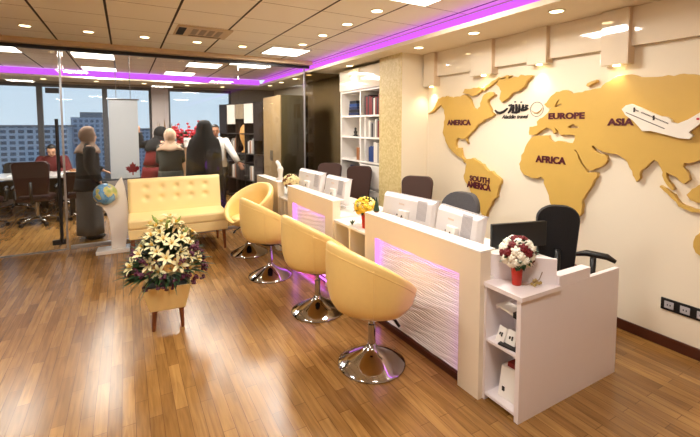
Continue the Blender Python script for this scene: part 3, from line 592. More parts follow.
# ================================================================= CHAIRS
def office_chair(loc, rz, label, m, seatz=.46, back_h=.58, back_w=.44, grp='office chairs', arms=True, base=True, round_top=.08, name='office_chair', seatm=None):
    # faces local +y
    t = thing(name, label, 'office chair', loc, rz, grp)
    n = 9; rows = []
    def outline(w, z0, z1):
        pts = []
        for k in range(7): a = PI*k/12; pts.append((w/2-round_top+round_top*math.sin(PI/2-a) if False else w/2-round_top+round_top*math.cos(a), z1-round_top+round_top*math.sin(a)))
        for k in range(7): a = PI/2+PI*k/12; pts.append((-w/2+round_top+round_top*math.cos(a), z1-round_top+round_top*math.sin(a)))
        pts += [(-w*.42, z0), (w*.42, z0)]
        return pts
    z0 = seatz+.08; z1 = seatz+.08+back_h
    ol = outline(back_w, z0, z1); b = B()
    def bend(x, z, d): k = (z-z0)/(z1-z0); return (x, -.22-.09*k-.05*(1-(2*x/back_w)**2)+d, z)
    b.rings([[bend(x*.94, z, -.02) for x, z in ol], [bend(x, z, 0) for x, z in ol], [bend(x, z, .03) for x, z in ol], [bend(x*.94, z, .05) for x, z in ol]])
    build(b, 'backrest', m, t, auto=True)
    b = B(); sq = [(.23, -.22), (.25, 0), (.24, .2), (.18, .25), (-.18, .25), (-.24, .2), (-.25, 0), (-.23, -.22)]
    b.rings([[(x*.9, y*.9, seatz-.05) for x, y in sq], [(x, y, seatz-.03) for x, y in sq], [(x, y, seatz+.02) for x, y in sq], [(x*.88, y*.88, seatz+.045) for x, y in sq]])
    build(b, 'seat', seatm or m, t, auto=True)
    b = B(); b.tube([(0, -.1, seatz-.06), (0, -.27, seatz-.06), (0, -.33, seatz+.08), (0, -.33, seatz+.3)], .022, 8); build(b, 'back_support', M['black'], t, smooth=True)
    if arms:
        for s in (-1, 1):
            b = B(); b.tube([(s*.2, 0, seatz-.04), (s*.3, 0, seatz-.02), (s*.3, 0, seatz+.17)], [.018, .02, .024], 8)
            a = build(b, 'arm_post', M['black'], t, smooth=True)
            b = B(); b.tube([(s*.3, -.16, seatz+.165), (s*.3, -.1, seatz+.195), (s*.3, .05, seatz+.20), (s*.3, .14, seatz+.175)], [.016, .026, .026, .016], 8); build(b, 'arm_pad', M['black'], t, smooth=True)
    if base:
        b = B(); b.cyl(0, 0, .1, seatz-.05, .028); build(b, 'column', M['chrome'], t, auto=True)
        for k in range(5):
            a = 2*PI*k/5+.3; c, s = math.cos(a), math.sin(a)
            b = B(); b.tube([(0, 0, .13), (.15*c, .15*s, .11), (.29*c, .29*s, .075)], [.03, .022, .016], 8); l = build(b, 'leg', M['chrome'], t, smooth=True)
            b = B(); b.tube([(.29*c-.022*s, .29*s+.022*c, .03), (.29*c+.022*s, .29*s-.022*c, .03)], .03, 12); build(b, 'caster', M['black'], l, auto=True)
    return t
GS = 'staff chairs behind the counters'
office_chair((3.07, 2.03, 0), R(-50), 'tall black office chair with dark red seat behind the corner desk', M['dark'], .46, .56, .30, GS, round_top=.12, seatm=M['dred'])
for a_ in COL.objects:
    # the short T-shaped arm pads of this chair stand across the posts
    if a_.name.startswith('arm_pad'):
        sx = .3 if sum(v.co.x for v in a_.data.vertices) > 0 else -.3
        a_.data.transform(Matrix.Translation((sx, 0, 0)) @ Matrix.Rotation(R(75), 4, 'Z') @ Matrix.Diagonal((1.2, .95, 1, 1)) @ Matrix.Translation((-sx, 0, 0)))
office_chair((2.55, 2.80, 0), R(98), 'grey mesh backed chair behind the right white monitor', M['meshgrey'], .46, .50, .44, GS, round_top=.16)
office_chair((2.92, 3.74, 0), R(125), 'dark brown office chair in front of the gold pillar', M['brown'], .46, .52, .40, GS)
office_chair((2.78, 4.92, 0), R(125), 'dark brown office chair by the bookcase, nearer one', M['brown'], .46, .55, .40, GS)
office_chair((2.64, 5.52, 0), R(135), 'dark brown office chair by the tinted glass', M['brown'], .46, .55, .40, GS)

def tub_chair(loc, rz, label):
    # back towards local -x, open towards +x, rim falls from back to front
    t = thing('tub_chair', label, 'tub chair', loc, rz, 'cream tub chairs on chrome bases')
    n = 40; rin = []; 
    def rim(a): c = (1-math.cos(a))/2; return .45+.45*(c**.7)           # a = 0 at the front
    prof = [(0.05, .385), (.17, .392), (.245, .42), (.29, .475), (.314, .56), (.324, .65), (.328, .76), (.32, .95)]
    def outer(a, k):       # k 0..1 up the wall
        top = rim(a); z = .385+(top-.385)*k
        # radius by height on the profile
        for (r0, z0), (r1, z1) in zip(prof, prof[1:]):
            if z <= z1: r = r0+(r1-r0)*(z-z0)/max(1e-6, z1-z0); break
        else: r = prof[-1][0]
        return r, z
    K = 14; b = B(); rings = []
    for i in range(K+1):
        k = (i/K)**.8; rg = []
        for j in range(n):
            a = 2*PI*j/n; r, z = outer(a, k); rg.append((r*math.cos(a)*1.0, r*math.sin(a)*1.0, z))
        rings.append(rg)
    # rolled rim and inner wall
    for dr, dz in ((.012, .012), (.035, .016), (.055, .004)):
        rings.append([((outer(2*PI*j/n, 1)[0]-dr)*math.cos(2*PI*j/n), (outer(2*PI*j/n, 1)[0]-dr)*math.sin(2*PI*j/n), rim(2*PI*j/n)+dz) for j in range(n)])
    for kk in (.75, .5, .25, 0):
        rg = []
        for j in range(n):
            a = 2*PI*j/n; zt = rim(a); z = .44+(zt-.44)*kk; r = outer(a, 1)[0]-.06-.04*(1-kk); rg.append((r*math.cos(a), r*math.sin(a), z))
        rings.append(rg)
    b.rings(rings, True, True); build(b, 'shell', M['cream'], t, smooth=True)
    b = B(); b.lathe([(.01, .445), (.20, .445), (.228, .46), (.232, .482), (.205, .503), (.01, .51)], 32); build(b, 'seat_cushion', M['cream'], t, smooth=True)
    # welted seam round the outside, below the rim, and two upright seams
    b = B(); pts = []
    for j in range(n+1):
        a = 2*PI*j/n; zt = rim(a); z = zt-.045
        k = (z-.385)/(zt-.385); r, _ = outer(a, k); pts.append(((r+.001)*math.cos(a), (r+.001)*math.sin(a), z))
    b.tube(pts, .0032, 5)
    for a in (PI*.68, PI*1.32): b.tube([((outer(a, k)[0]+.001)*math.cos(a), (outer(a, k)[0]+.001)*math.sin(a), outer(a, k)[1]) for k in [i/14 for i in range(2, 14)]], .003, 5)
    build(b, 'seam', M['cream'], t, smooth=True)
    build(B().lathe([(.240, 0), (.243, .008), (.234, .018), (.16, .056), (.08, .098), (.045, .12), (.032, .14), (.028, .15)], 48), 'base', M['chrome'], t, smooth=True)
    build(B().lathe([(.026, .15), (.026, .29), (.018, .292), (.018, .37)], 20), 'column', M['chrome'], t, auto=True)
    build(B().lathe([(.09, .366), (.09, .384), (.03, .386)], 20), 'mount', M['black'], t, auto=True)
    b = B(); b.tube([(0, 0, .37), (.08, -.06, .36), (.13, -.10, .32)], .006, 6); b.tube([(.13, -.10, .325), (.155, -.12, .28)], .011, 6); build(b, 'lever', M['black'], t, smooth=True)
    return t
c0 = tub_chair((1.485, 2.33, 0), R(2), 'nearest cream tub chair on chrome trumpet base')
dup(c0, (1.49, 3.26, 0), R(2), 'second nearest cream tub chair with its back to the room')
dup(c0, (1.38, 4.30, 0), R(6), 'third nearest cream tub chair, with purple light under it')
dup(c0, (1.39, 5.22, 0), R(205), 'farthest cream tub chair, turned open towards the sofa')

# ================================================================= SOFA
t = thing('sofa', 'cream tufted two-seat sofa in front of the glass partition', 'sofa', (.60, 5.93, 0), R(-1))
W = .60
b = B(); nu, nv = 60, 26; vs = []; btn = [(-W+2*W*(.18+.16*i), z) for i in range(5) for z in (.70, .84)]
for j in range(nv+1):
    row = []
    for i in range(nu+1):
        x = -W+2*W*i/nu; z = .50+.46*j/nv
        d = sum(.024*math.exp(-((x-bx_)**2+(z-bz)**2)/.0011) for bx_, bz in btn)
        e = min(1, min(x+W, W-x)/.03, (.96-z)/.03+.001); e = max(e, 0)
        row.append(b.bm.verts.new((x, .13+.10*((z-.5)/.46)-.03*math.sqrt(e)+d, z)))
    vs.append(row)
for j in range(nv):
    for i in range(nu): b.bm.faces.new((vs[j][i], vs[j+1][i], vs[j+1][i+1], vs[j][i+1]))
bk = build(b, 'backrest', M['sofa'], t, smooth=True)
b = B(); b.prism([(.135, .36), (.135, .50), (.235, .96), (.30, .96), (.30, .36)], 'x', -W, W); build(b, 'back_shell', M['sofa'], t, bevel=.012)
b = B()
for bx_, bz in btn: b.ell((bx_, .135+.10*((bz-.5)/.46), bz), (.009, .005, .009), 8)
build(b, 'buttons', M['seam'], bk, smooth=True)
build(bx(-W-.005, W+.005, -.38, .15, .40, .52), 'seat_cushion', M['sofa'], t, bevel=.025)
build(bx(-W, W, -.36, .28, .27, .40), 'seat_base', M['sofa'], t, bevel=.012)
for x in (-W+.05, W-.05):
    for y in (-.31, .24):
        b = B(); b.tube([(x, y, .27), (x+.015*(1 if x > 0 else -1), y-.01, 0)], [.026, .016], 10); build(b, 'leg', M['wood'], t, auto=True)

# ================================================================= GLOBE STAND
t = thing('globe_stand', 'white curved fin stand in front of the glass', 'display stand', (-.18, 6.19, 0), R(-3))
build(bx(-.20, .19, -.13, .13, 0, .045), 'base', M['white'], t, bevel=.004)
L_ = [(-.19, .66), (-.12, .62), (-.07, .53), (-.04, .4), (-.03, .25), (-.03, .045)]; Rr = [(.135, .045), (.17, .25), (.185, .45), (.18, .65), (.155, .85), (.115, 1.01), (.06, .93), (.02, .85), (.02, .74), (-.05, .66), (-.12, .655)]
b = B(); b.prism(L_[:-1]+[L_[-1]]+Rr, 'y', -.035, .035); build(b, 'fin', M['white'], t, bevel=.006)
tag(build(B().ell((0, 0, 0), .14, 32), 'globe', M['globe'], smooth=True), 'small world globe resting in the notch of the white stand', 'globe').location = (-.255, 6.12, .795)
g = COL.objects['globe']; 
b = B(); b.lathe([(.02, -.15), (.035, -.142), (.02, -.136)], 14); build(b, 'cup', M['steel'], g)

# ================================================================= FLOWERS
def frame(d):
    d = Vector(d).normalized(); a = d.orthogonal().normalized(); c = d.cross(a)
    return Matrix((a, c, d)).transposed().to_4x4()
def lily(b, p, d, s, rr):
    T = Matrix.Translation(p) @ frame(d) @ Matrix.Rotation(rr.uniform(0, 6), 4, 'Z')
    b.mi = 0
    for k in range(6):
        a = 2*PI*k/6; c, sn = math.cos(a), math.sin(a); secs = []
        for u in (0, .3, .6, .85, 1):
            w = s*(.05+.30*math.sin(PI*min(.97, u*.85+.1)))*.62; r = s*(.1+.95*u); z = s*(.45*math.sin(u*1.9))
            m = [Vector((r*c-sn*w*q, r*sn+c*w*q, z+(0.05*s if q else 0))) for q in (-1, 0, 1)]
            secs.append([T @ v for v in m])
        b.rings(secs, False, False, closed=False)
    b.mi = 1
    for k in range(5):
        a = 2*PI*k/5+.3; b.tube([T @ Vector((0, 0, .05*s)), T @ Vector((.2*s*math.cos(a), .2*s*math.sin(a), .6*s))], [.03*s, .05*s], 4)
    b.mi = 0
def blade(b, p, d, L, w, droop, rr):
    d = Vector(d).normalized(); p = Vector(p); side = d.cross(Vector((0, 0, 1))); side = side.normalized() if side.length > .01 else Vector((1, 0, 0)); prev = None; secs = []
    for i in range(6):
        u = i/5; q = p+d*(L*u)+Vector((0, 0, -droop*L*u*u)); ww = w*math.sin(PI*(.12+.88*u)) if u < 1 else w*.05
        secs.append([q-side*ww, q+Vector((0, 0, -ww*.35)), q+side*ww])
    b.rings(secs, False, False, closed=False)
t = thing('flower_planter', 'cream square planter on wooden legs with a large lily arrangement', 'planter', (.275, 3.68, 0), R(-6))
b = B(); b.rings([[(s*x, s*y, z) for x, y in ((-1, -1), (1, -1), (1, 1), (-1, 1))] for s, z in ((.135, .17), (.185, .385), (.17, .385), (.13, .22))]); build(b, 'box', M['sofa'], t, bevel=.008)
for x in (-.1, .1):
    for y in (-.1, .1):
        b = B(); b.tube([(x, y, .175), (x*1.12, y*1.12, 0)], [.02, .013], 10); build(b, 'leg', M['wood'], t, auto=True)
build(bx(-.15, .15, -.15, .15, .33, .36), 'soil', M['hole'], t)
rr = random.Random(11)
def dome(rr, rx, ry, rz, e0=-.15, e1=1.0):
    a = rr.uniform(0, 2*PI); e = rr.uniform(e0, e1); e = math.asin(max(-1, min(1, e)))
    d = Vector((math.cos(a)*math.cos(e), math.sin(a)*math.cos(e), math.sin(e)))
    return Vector((d.x*rx, d.y*ry, d.z*rz)), d
b = B()
for k in range(320):
    p, d = dome(rr, .25, .24, .30, -.1); p += Vector((0, 0, .45)); p.x *= 1-.3*max(0, d.z); p.y *= 1-.3*max(0, d.z); blade(b, p*.78+Vector((0, 0, .12)), d+Vector((0, 0, .3)), rr.uniform(.14, .24), .016, .3, rr)
build(b, 'foliage', M['greenleaf'], t)
b = B()
for k in range(70):
    a = rr.uniform(0, 2*PI); d = Vector((math.cos(a), math.sin(a), rr.uniform(.1, .6))); blade(b, (d.x*.15, d.y*.15, .46), d, rr.uniform(.18, .28), .005, rr.uniform(.4, .8), rr)
build(b, 'long_blades', M['frond'], t)
for k in range(54):
    zz = 1-.98*(k+.5)/54; aa = k*2.39996; r_ = math.sqrt(1-zz*zz); d = Vector((r_*math.cos(aa), r_*math.sin(aa), zz)); q_ = rr.uniform(.86, 1.08); p = Vector((d.x*.29*q_*(1-.38*zz), d.y*.27*q_*(1-.38*zz), d.z*.39*q_)) 
    if rr.random() < .16: continue
    b = B(); lily(b, p+Vector((0, 0, .5)), d+Vector((0, 0, .25)), rr.uniform(.052, .074), rr); build(b, 'lily', [M['lily'], M['lilyc']], t, smooth=True)
for k in range(60):
    p, d = dome(rr, .30, .28, .34, -.25, .6); b = B()
    for i in range(5): b.ell(p+Vector((rr.uniform(-.02, .02), rr.uniform(-.02, .02), .47+rr.uniform(-.02, .02))), (.014, .014, .011), 6)
    build(b, 'small_blossom', M['purplef'], t)
budm = mat('green_bud', (150, 168, 84), .5)
for k in range(10):
    p, d = dome(rr, .14, .14, .4, .55); p += Vector((0, 0, .52)); b = B(); b.tube([p, p+d*.05, p+d*.09], [.006, .013, .003], 6); build(b, 'bud', budm, t, smooth=True)

def rose(b, p, d, s):
    T = Matrix.Translation(p) @ frame(d)
    b.ell(T @ Vector((0, 0, 0)), s*.72, 10)
    for ring, n, rad, up in ((0, 5, .62, .15), (1, 6, .85, -.1)):
        for k in range(n):
            a = 2*PI*k/n+ring*.5; q = T @ Vector((rad*s*math.cos(a), rad*s*math.sin(a), up*s))
            b.ell(q, (s*.42, s*.42, s*.42), 8)
def bouquet(name, loc, label, roses, R0, zc, vase, seed, squash=1.):
    t = thing(name, label, 'flowers', loc, 0)
    rr = random.Random(seed)
    build(B().lathe(vase[1], 20), 'vase', vase[0], t, smooth=True)
    n = roses['n']; b = B()
    for k in range(46):
        p, d = dome(rr, R0*.75, R0*.75, R0*.7*squash, -.75); blade(b, Vector((0, 0, zc))+p, d, R0*.42, R0*.12, .1, rr)
    build(b, 'foliage', M['greenleaf'], t)
    ga = PI*(3-math.sqrt(5)); N = n
    for k in range(N):
        zz = 1-1.72*(k+.5)/N; a = ga*k+seed; r = math.sqrt(1-zz*zz); d = Vector((r*math.cos(a), r*math.sin(a), zz))
        m = roses['mats'][roses['pick'](k, rr)]
        b = B(); rose(b, Vector((0, 0, zc))+Vector((d.x*R0, d.y*R0, d.z*R0*squash))*.86, d, roses['s']*rr.uniform(.85, 1.12)); build(b, 'rose', m, t, smooth=True)
    return t
tall = lambda r, h: [(r*.8, 0), (r*.85, .01), (r, h*.6), (r*1.1, h), (r*.95, h), (r*.8, h*.7)]
bouquet('rose_bouquet', (2.02, 1.555, .745), 'round bouquet of white and dark red roses in a red vase', dict(n=44, mats=[M['rosew'], M['rosed']], pick=lambda k, r: 1 if r.random() < .42 else 0, s=.024), .105, .195, (M['red'], tall(.032, .13)), 3)
bouquet('rose_bouquet', (1.92, 3.13, .745), 'bouquet of yellow roses in a red vase on the low shelf', dict(n=44, mats=[M['yel'], M['yelp']], pick=lambda k, r: 1 if r.random() < .3 else 0, s=.021), .11, .20, (M['red'], tall(.036, .13)), 5, .85)
bouquet('rose_bouquet', (1.93, 5.06, .745), 'bouquet of cream and brown red roses at the end of the middle counter', dict(n=40, mats=[M['creamf'], mat('brown_rose', (130, 78, 44), .6)], pick=lambda k, r: 1 if r.random() < .14 else 0, s=.026), .115, .20, (M['greenleaf'], tall(.04, .12)), 9, .85)
t = thing('flower_sprig', 'small dried flower sprig beside the red vase on the corner desk', 'flowers', (2.085, 1.505, .748), 0)
rr = random.Random(4); b = B(); b.tube([(-.06, .02, .004), (0, -.01, .01), (.05, -.02, .03), (.075, -.02, .07)], .0025, 5); b.tube([(0, -.01, .01), (.03, .01, .03)], .002, 5); build(b, 'stem', M['straw'], t)
b = B()
for k in range(12): b.ell((rr.uniform(-.03, .05), rr.uniform(-.04, .01), rr.uniform(.008, .022)), .009, 6)
build(b, 'blossoms', mat('dull_yellow', (176, 150, 90), .6), t)
t = thing('flower_sprig', 'small green sprig left of the yellow rose vase', 'flowers', (1.86, 3.27, .748), 0)
b = B()
for k in range(12): a = k*2.4; blade(b, (0, 0, .0), (math.cos(a)*.5, math.sin(a)*.5, 1), rr.uniform(.04, .08), .008, .3, rr)
build(b, 'leaves', M['greenleaf'], t)
t = thing('miniature_tree', 'small dark green cone tree beside the left white monitor', 'ornament', (1.99, 2.985, .938), 0)
build(B().lathe([(.028, .012), (.02, .05), (.012, .09), (.002, .13)], 12), 'cone', M['dkgreen'], t); build(B().cyl(0, 0, 0, .015, .02), 'pot', M['wood'], t)
t.location = (1.965, 2.985, .945); t.location = (1.90, 2.91, .938)
t = thing('white_ornament', 'white upright rounded ornament on the farthest counter', 'ornament', (1.87, 5.32, .938), 0)
build(B().lathe([(.06, 0), (.06, .015), (.03, .04), (.035, .1), (.045, .15), (.03, .18), (.001, .19)], 16), 'body', M['white'], t, smooth=True)
b = B(); b.tube([(.0, 0, .15), (-.01, .05, .22), (-.01, .09, .235), (0, .12, .2)], [.03, .028, .03, .012], 8); build(b, 'curved_head', M['white'], t, smooth=True)
# ================================================================= WHITE BOOKCASE
t = thing('bookcase', 'white built-in bookcase between the gold pillar and tinted glass', 'bookcase', (3.2, 4.76, 0))
LB = 1.27
b = B()
for y in (0, .60, LB-.03): b.box(0, .36, y, y+.03, 0, 2.59)
b.box(0, .36, .46, .485, 1.15, 1.85)
build(b, 'uprights', M['white'], t)
for z, ya, yb in ((2.225, .03, LB-.03), (1.825, .03, LB-.03), (1.49, .03, LB-.03), (1.115, .03, LB-.03), (.73, .03, LB-.03), (.05, .03, LB-.03)): build(bx(0.005, .345, ya, yb, z, z+.028), 'shelf', M['white'], t)
build(bx(.345, .36, .03, LB-.03, 0, 2.59), 'back', M['white'], t)
for y0, y1 in ((.005, .612), (.618, LB-.005)): build(bx(-.02, -.001, y0, y1, 2.255, 2.585), 'door', M['gloss'], t, bevel=.002)
for z0, z1 in ((.765, 1.095), (.40, .72)):
    d = build(bx(-.015, .3, .04, .585, z0, z1), 'drawer', M['white'], t, bevel=.003); build(bx(-.022, -.014, .25, .37, (z0+z1)/2, (z0+z1)/2+.012), 'handle', M['steel'], d)
def book(x, y, z, th, h, dp, m, label, grp, lean=0., flat=False):
    o = thing('book', label, 'book', (x, y, z), 0, grp)
    if flat: build(bx(0, dp, 0, h, 0, th), 'cover', M[m], o, bevel=.002); build(bx(-.001+.004, dp-.004, .003, h+.001, .003, th-.003), 'pages', M['paperw'], o)
    else:
        build(bx(0, dp, 0, th, 0, h), 'cover', M[m], o, bevel=.002); build(bx(.006, dp+.001, .003, th-.003, .004, h+.001), 'pages', M['paperw'], o)
        o.rotation_euler = (R(lean), 0, 0)
    return o
NTH = ['first', 'second', 'third', 'fourth', 'fifth', 'sixth', 'seventh', 'eighth', 'ninth', 'tenth', 'eleventh', 'twelfth']
rr = random.Random(21)
def row(y0, y1, z, cols, hmin, hmax, where, grp, names):
    y = y1; k = 0       # counted from the tinted glass end
    for m in cols:
        th = rr.uniform(.03, .05); 
        if y-th < y0: break
        y -= th+.003; h = rr.uniform(hmin, hmax)
        book(3.235, y, z, th, h, .2, m, '%s book standing %s, %s from left' % (names[m], where, NTH[k]), grp); k += 1
names = dict(navy='navy', bookred='red', bookblk='black', bookgry='grey', bookwht='white', booktan='tan', bookblu='blue')
row(4.80, 5.30, 1.853, ['bookblk', 'bookred', 'bookblk', 'bookred', 'bookred', 'bookblk', 'bookwht', 'bookred', 'bookblk', 'bookred'], .24, .32, 'on white bookcase top right shelf', 'books on the top right shelf', names)
row(4.80, 5.19, 1.518, ['bookwht', 'bookgry', 'bookblk', 'bookgry', 'bookwht', 'bookgry', 'bookred', 'bookwht'], .2, .28, 'on white bookcase second right shelf', 'books on the second right shelf', names)
row(4.80, 5.18, 1.143, ['bookblu', 'bookblu', 'bookblu', 'bookwht', 'bookwht', 'bookgry', 'bookwht'], .22, .31, 'on white bookcase third right shelf', 'books on the third right shelf', names)
for k in range(5): book(3.23, 5.5+.012*k, 1.853+.048*k, .045, .3-.02*k, .22, ('navy', 'bookblk', 'navy', 'bookblu', 'bookblk')[k], '%s book in the flat pile on the top left shelf, %s from bottom' % (('navy', 'black', 'navy', 'blue', 'black')[k], NTH[k]), 'pile on the top left shelf', flat=True)
for k in range(2): book(3.235, 5.46+.05*k, 1.143, .04, .2, .2, 'booktan', 'tan book at the right of the third left shelf, %s one' % ('right', 'left')[k], 'tan books on the third shelf')
t = thing('figurine', 'small black figurine on the second left shelf of the bookcase', 'figurine', (3.28, 5.66, 1.518)); build(B().lathe([(.04, 0), (.04, .012), (.02, .03), (.03, .07), (.012, .1), (.022, .12), (.001, .145)], 14), 'body', M['black'], t, smooth=True)
build(bx(-.05, .05, -.05, .05, -.0, .008), 'base', M['black'], t)
t = thing('storage_box', 'dark storage box on the low left shelf of the white bookcase', 'box', (3.24, 5.45, .758)); build(bx(0, .25, 0, .3, 0, .28), 'box_body', M['bookblk'], t, bevel=.004); build(bx(-.004, .254, -.004, .304, .24, .285), 'lid', M['navy'], t)

# ================================================================= GLAZED ROOM
# tan cabinet and chequered bookcase beyond the glass
t = thing('wardrobe_cabinet', 'tall tan veneer cabinet behind the glass with olive end panel', 'cabinet', (2.52, 7.12, 0))
build(bx(0.02, .55, 0, 1.06, 0, 2.26), 'carcass', M['olive'], t); 
for y in (.0, .532): d = build(bx(0, .019, y+.002, y+.526, .06, 2.255), 'door', M['tanwood'], t, bevel=.002); build(bx(-.02, 0, y+(.47 if y < .1 else .03), y+(.49 if y < .1 else .05), 1., 1.2), 'handle', M['steel'], d)
t = thing('bookcase', 'dark and white chequered bookcase behind the man in the white shirt', 'bookcase', (2.555, 8.28, 0), R(15.5))
L5 = 1.95; cw = L5/5
build(bx(.30, .32, 0, L5, 0, 2.2), 'back', M['darkwood'], t)
for k in range(6): build(bx(0, .3, k*cw-.012, k*cw+.012, 0, 2.2), 'upright', M['darkwood'], t)
for z in (0.05, .45, .85, 1.05, 1.5, 2.18): build(bx(.0, .3, 0, L5, z-.012, z+.012), 'shelf', M['darkwood'], t)
for k, (z0, z1, m) in enumerate([(1.36, 2.17, 'darkwood'), (1.74, 2.17, 'bookwht'), (1.84, 2.17, 'grille'), (1.72, 2.17, 'bookwht'), (1.5, 2.17, 'darkwood')]):
    build(bx(-.02, -.001, k*cw+.014, (k+1)*cw-.014, z0, z1), 'door', M[m], t, bevel=.002)
build(bx(-.02, -.001, .014, cw-.014, .45, 1.03), 'door', M['darkwood'], t)
build(bx(-.02, -.001, cw*2+.01, cw*3-.01, .45, .84), 'door', M['darkwood'], t)
TB = Matrix.Translation((2.555, 8.28, 0)) @ Matrix.Rotation(R(15.5), 4, 'Z')
for col, z, n, nm in ((1, 1.062, 6, 'chequered bookcase near column middle shelf'), (1, .462, 5, 'chequered bookcase near column low shelf'), (3, 1.062, 6, 'chequered bookcase far column middle shelf'), (3, .462, 5, 'chequered bookcase far column low shelf')):
    y = col*cw+.03
    for k in range(n):
        m = ['bookwht', 'bookgry', 'bookgry', 'bookwht', 'booktan', 'bookgry'][(k+col) % 6]; th = rr.uniform(.035, .05)
        o = book(0, 0, 0, th, rr.uniform(.26, .34), .22, m, '%s binder on the %s, %s from right' % (names[m], nm, NTH[k]), 'binders in the chequered bookcase')
        p = TB @ Vector((.03, y, z)); o.location = p; o.rotation_euler = (0, 0, R(15.5)); y += th+.003
p = TB @ Vector((.14, cw*2.5, 1.062))
t = thing('carved_bust', 'carved tan wooden bust in the dark niche of the chequered bookcase', 'sculpture', p, R(15.5))
build(B().lathe([(.10, 0), (.10, .03), (.06, .05), (.05, .14), (.09, .22), (.13, .34), (.14, .46), (.12, .56), (.07, .64), (.001, .67)], 18), 'body', M['bust'], t, smooth=True)
b = B(); b.ell((-.11, 0, .40), (.04, .025, .06), 8); b.ell((-.1, -.05, .46), (.03, .03, .02), 8); b.ell((-.1, .05, .46), (.03, .03, .02), 8); build(b, 'face', M['bust'], t, smooth=True)

# conference table and chairs
t = thing('conference_table', 'long white conference table by the far windows', 'table', (-1.75, 9.32, 0))
build(bx(-1.5, 1.05, -.45, .45, .745, .785), 'tabletop', M['tabletop'], t, bevel=.004)
for x in (-1.3, .85):
    build(bx(x-.04, x+.04, -.35, .35, 0, .745), 'leg', M['black'], t)
build(bx(-1.26, .81, -.02, .02, .35, .68), 'modesty_panel', M['grey'], t)
GC = 'maroon chairs at the conference table'
office_chair((-1.36, 8.56, 0), R(-4), 'maroon high-backed office chair with its back to the glass, middle of the table', M['maroon'], .46, .56, .52, GC)
office_chair((-2.06, 8.55, 0), R(5), 'maroon office chair cut by the left picture edge', M['maroon'], .46, .56, .52, GC)
office_chair((-.66, 8.72, 0), R(-20), 'maroon office chair behind the black door pull bar', M['maroon'], .44, .36, .46, GC)
office_chair((-1.95, 10.08, 0), R(180), 'black topped chair across the table, left of the person in red', M['dark'], .44, .42, .42, GC)
office_chair((-1.30, 10.2, 0), R(180), 'chair under the seated person in dark red', M['dark'], .44, .40, .44, GC)
for k, (x, y, a, lb) in enumerate([(-1.0, 9.15, 8, 'white sheet of paper on the table before the person in red'), (-.88, 9.3, -14, 'second white sheet near the right end of the conference table'), (-1.75, 9.2, 3, 'white sheet at the left part of the conference table')]):
    o = tag(build(bx(-.105, .105, -.148, .148, 0, .003), 'paper_sheet', M['paperw']), lb, 'paper'); o.location = (x, y, .786); o.rotation_euler = (0, 0, R(a))
t = thing('bowl', 'small tan bowl of snacks near the right end of the conference table', 'bowl', (-.85, 9.03, .786)); build(B().lathe([(.05, 0), (.09, .03), (.11, .06), (.10, .06), (.03, .015)], 20), 'dish', M['peach'], t, smooth=True)
b = B()
for k in range(14): b.ell((rr.uniform(-.06, .06), rr.uniform(-.06, .06), .055+rr.uniform(0, .02)), .022, 6)
o = build(b, 'snacks', M['booktan'], t); o['kind'] = 'stuff'
t = thing('bowl', 'small white bowl beside the tan bowl of snacks', 'bowl', (-1.02, 8.98, .789) if 0 else (-.8, 9.52, .786)); build(B().lathe([(.05, 0), (.08, .025), (.09, .05), (.08, .05), (.03, .012)], 20), 'dish', M['white'], t, smooth=True)

# tall red bouquet on its stand, and dry leaves
t = thing('flower_stand', 'standing red gladiolus bouquet in peach wrap among the group', 'flowers', (1.06, 8.62, 0))
build(B().lathe([(.24, 0), (.22, .1), (.15, .5), (.12, .8), (.17, 1.15), (.21, 1.32), (.19, 1.31), (.11, .85), (.1, .8)], 22), 'wrap', M['peach'], t, smooth=True)
rr2 = random.Random(2); b = B()
for k in range(36): p, d = dome(rr2, .16, .16, .2, .1); blade(b, p+Vector((0, 0, 1.25)), d, .2, .03, .3, rr2)
build(b, 'foliage', M['greenleaf'], t)
for k in range(15):
    a = k*2.4; d = Vector((math.cos(a)*.35, math.sin(a)*.35, 1)).normalized(); b = B()
    q0 = Vector((math.cos(a)*.08, math.sin(a)*.08, 1.25)); Ln = rr2.uniform(.32, .56)
    b.tube([q0, q0+d*Ln], .006, 5)
    for i in range(7):
        q = q0+d*(Ln*(i+1)/7.); s_ = .05-.004*i; b.ell(q+Vector((rr2.uniform(-.03, .03), rr2.uniform(-.03, .03), 0)), (s_, s_, s_*.8), 7)
    build(b, 'gladiolus', M['redf'], t)
for k in range(9):
    a = k*.7; b = B(); rose(b, Vector((.16*math.cos(a), .16*math.sin(a), 1.30)), Vector((math.cos(a), math.sin(a), .6)), .035); build(b, 'cream_rose', M['creamf'], t, smooth=True)
build(bx(-.07, .07, -.235, -.231, 1.27, 1.45), 'card', M['paperw'], t)
t = thing('dried_plant', 'tall brown dried plant standing by the grey window pier', 'plant', (.82, 9.3, 0)); b = B()
build(B().lathe([(.12, 0), (.15, .3), (.13, .5), (.11, .48), (.1, .3)], 18), 'pot', M['darkwood'], t, smooth=True)
for k in range(14): a = k*2.4; blade(b, (0, 0, .45), (math.cos(a)*.17, math.sin(a)*.17, 1), rr2.uniform(1.1, 1.5), .045, .06, rr2)
build(b, 'leaves', M['straw'], t)

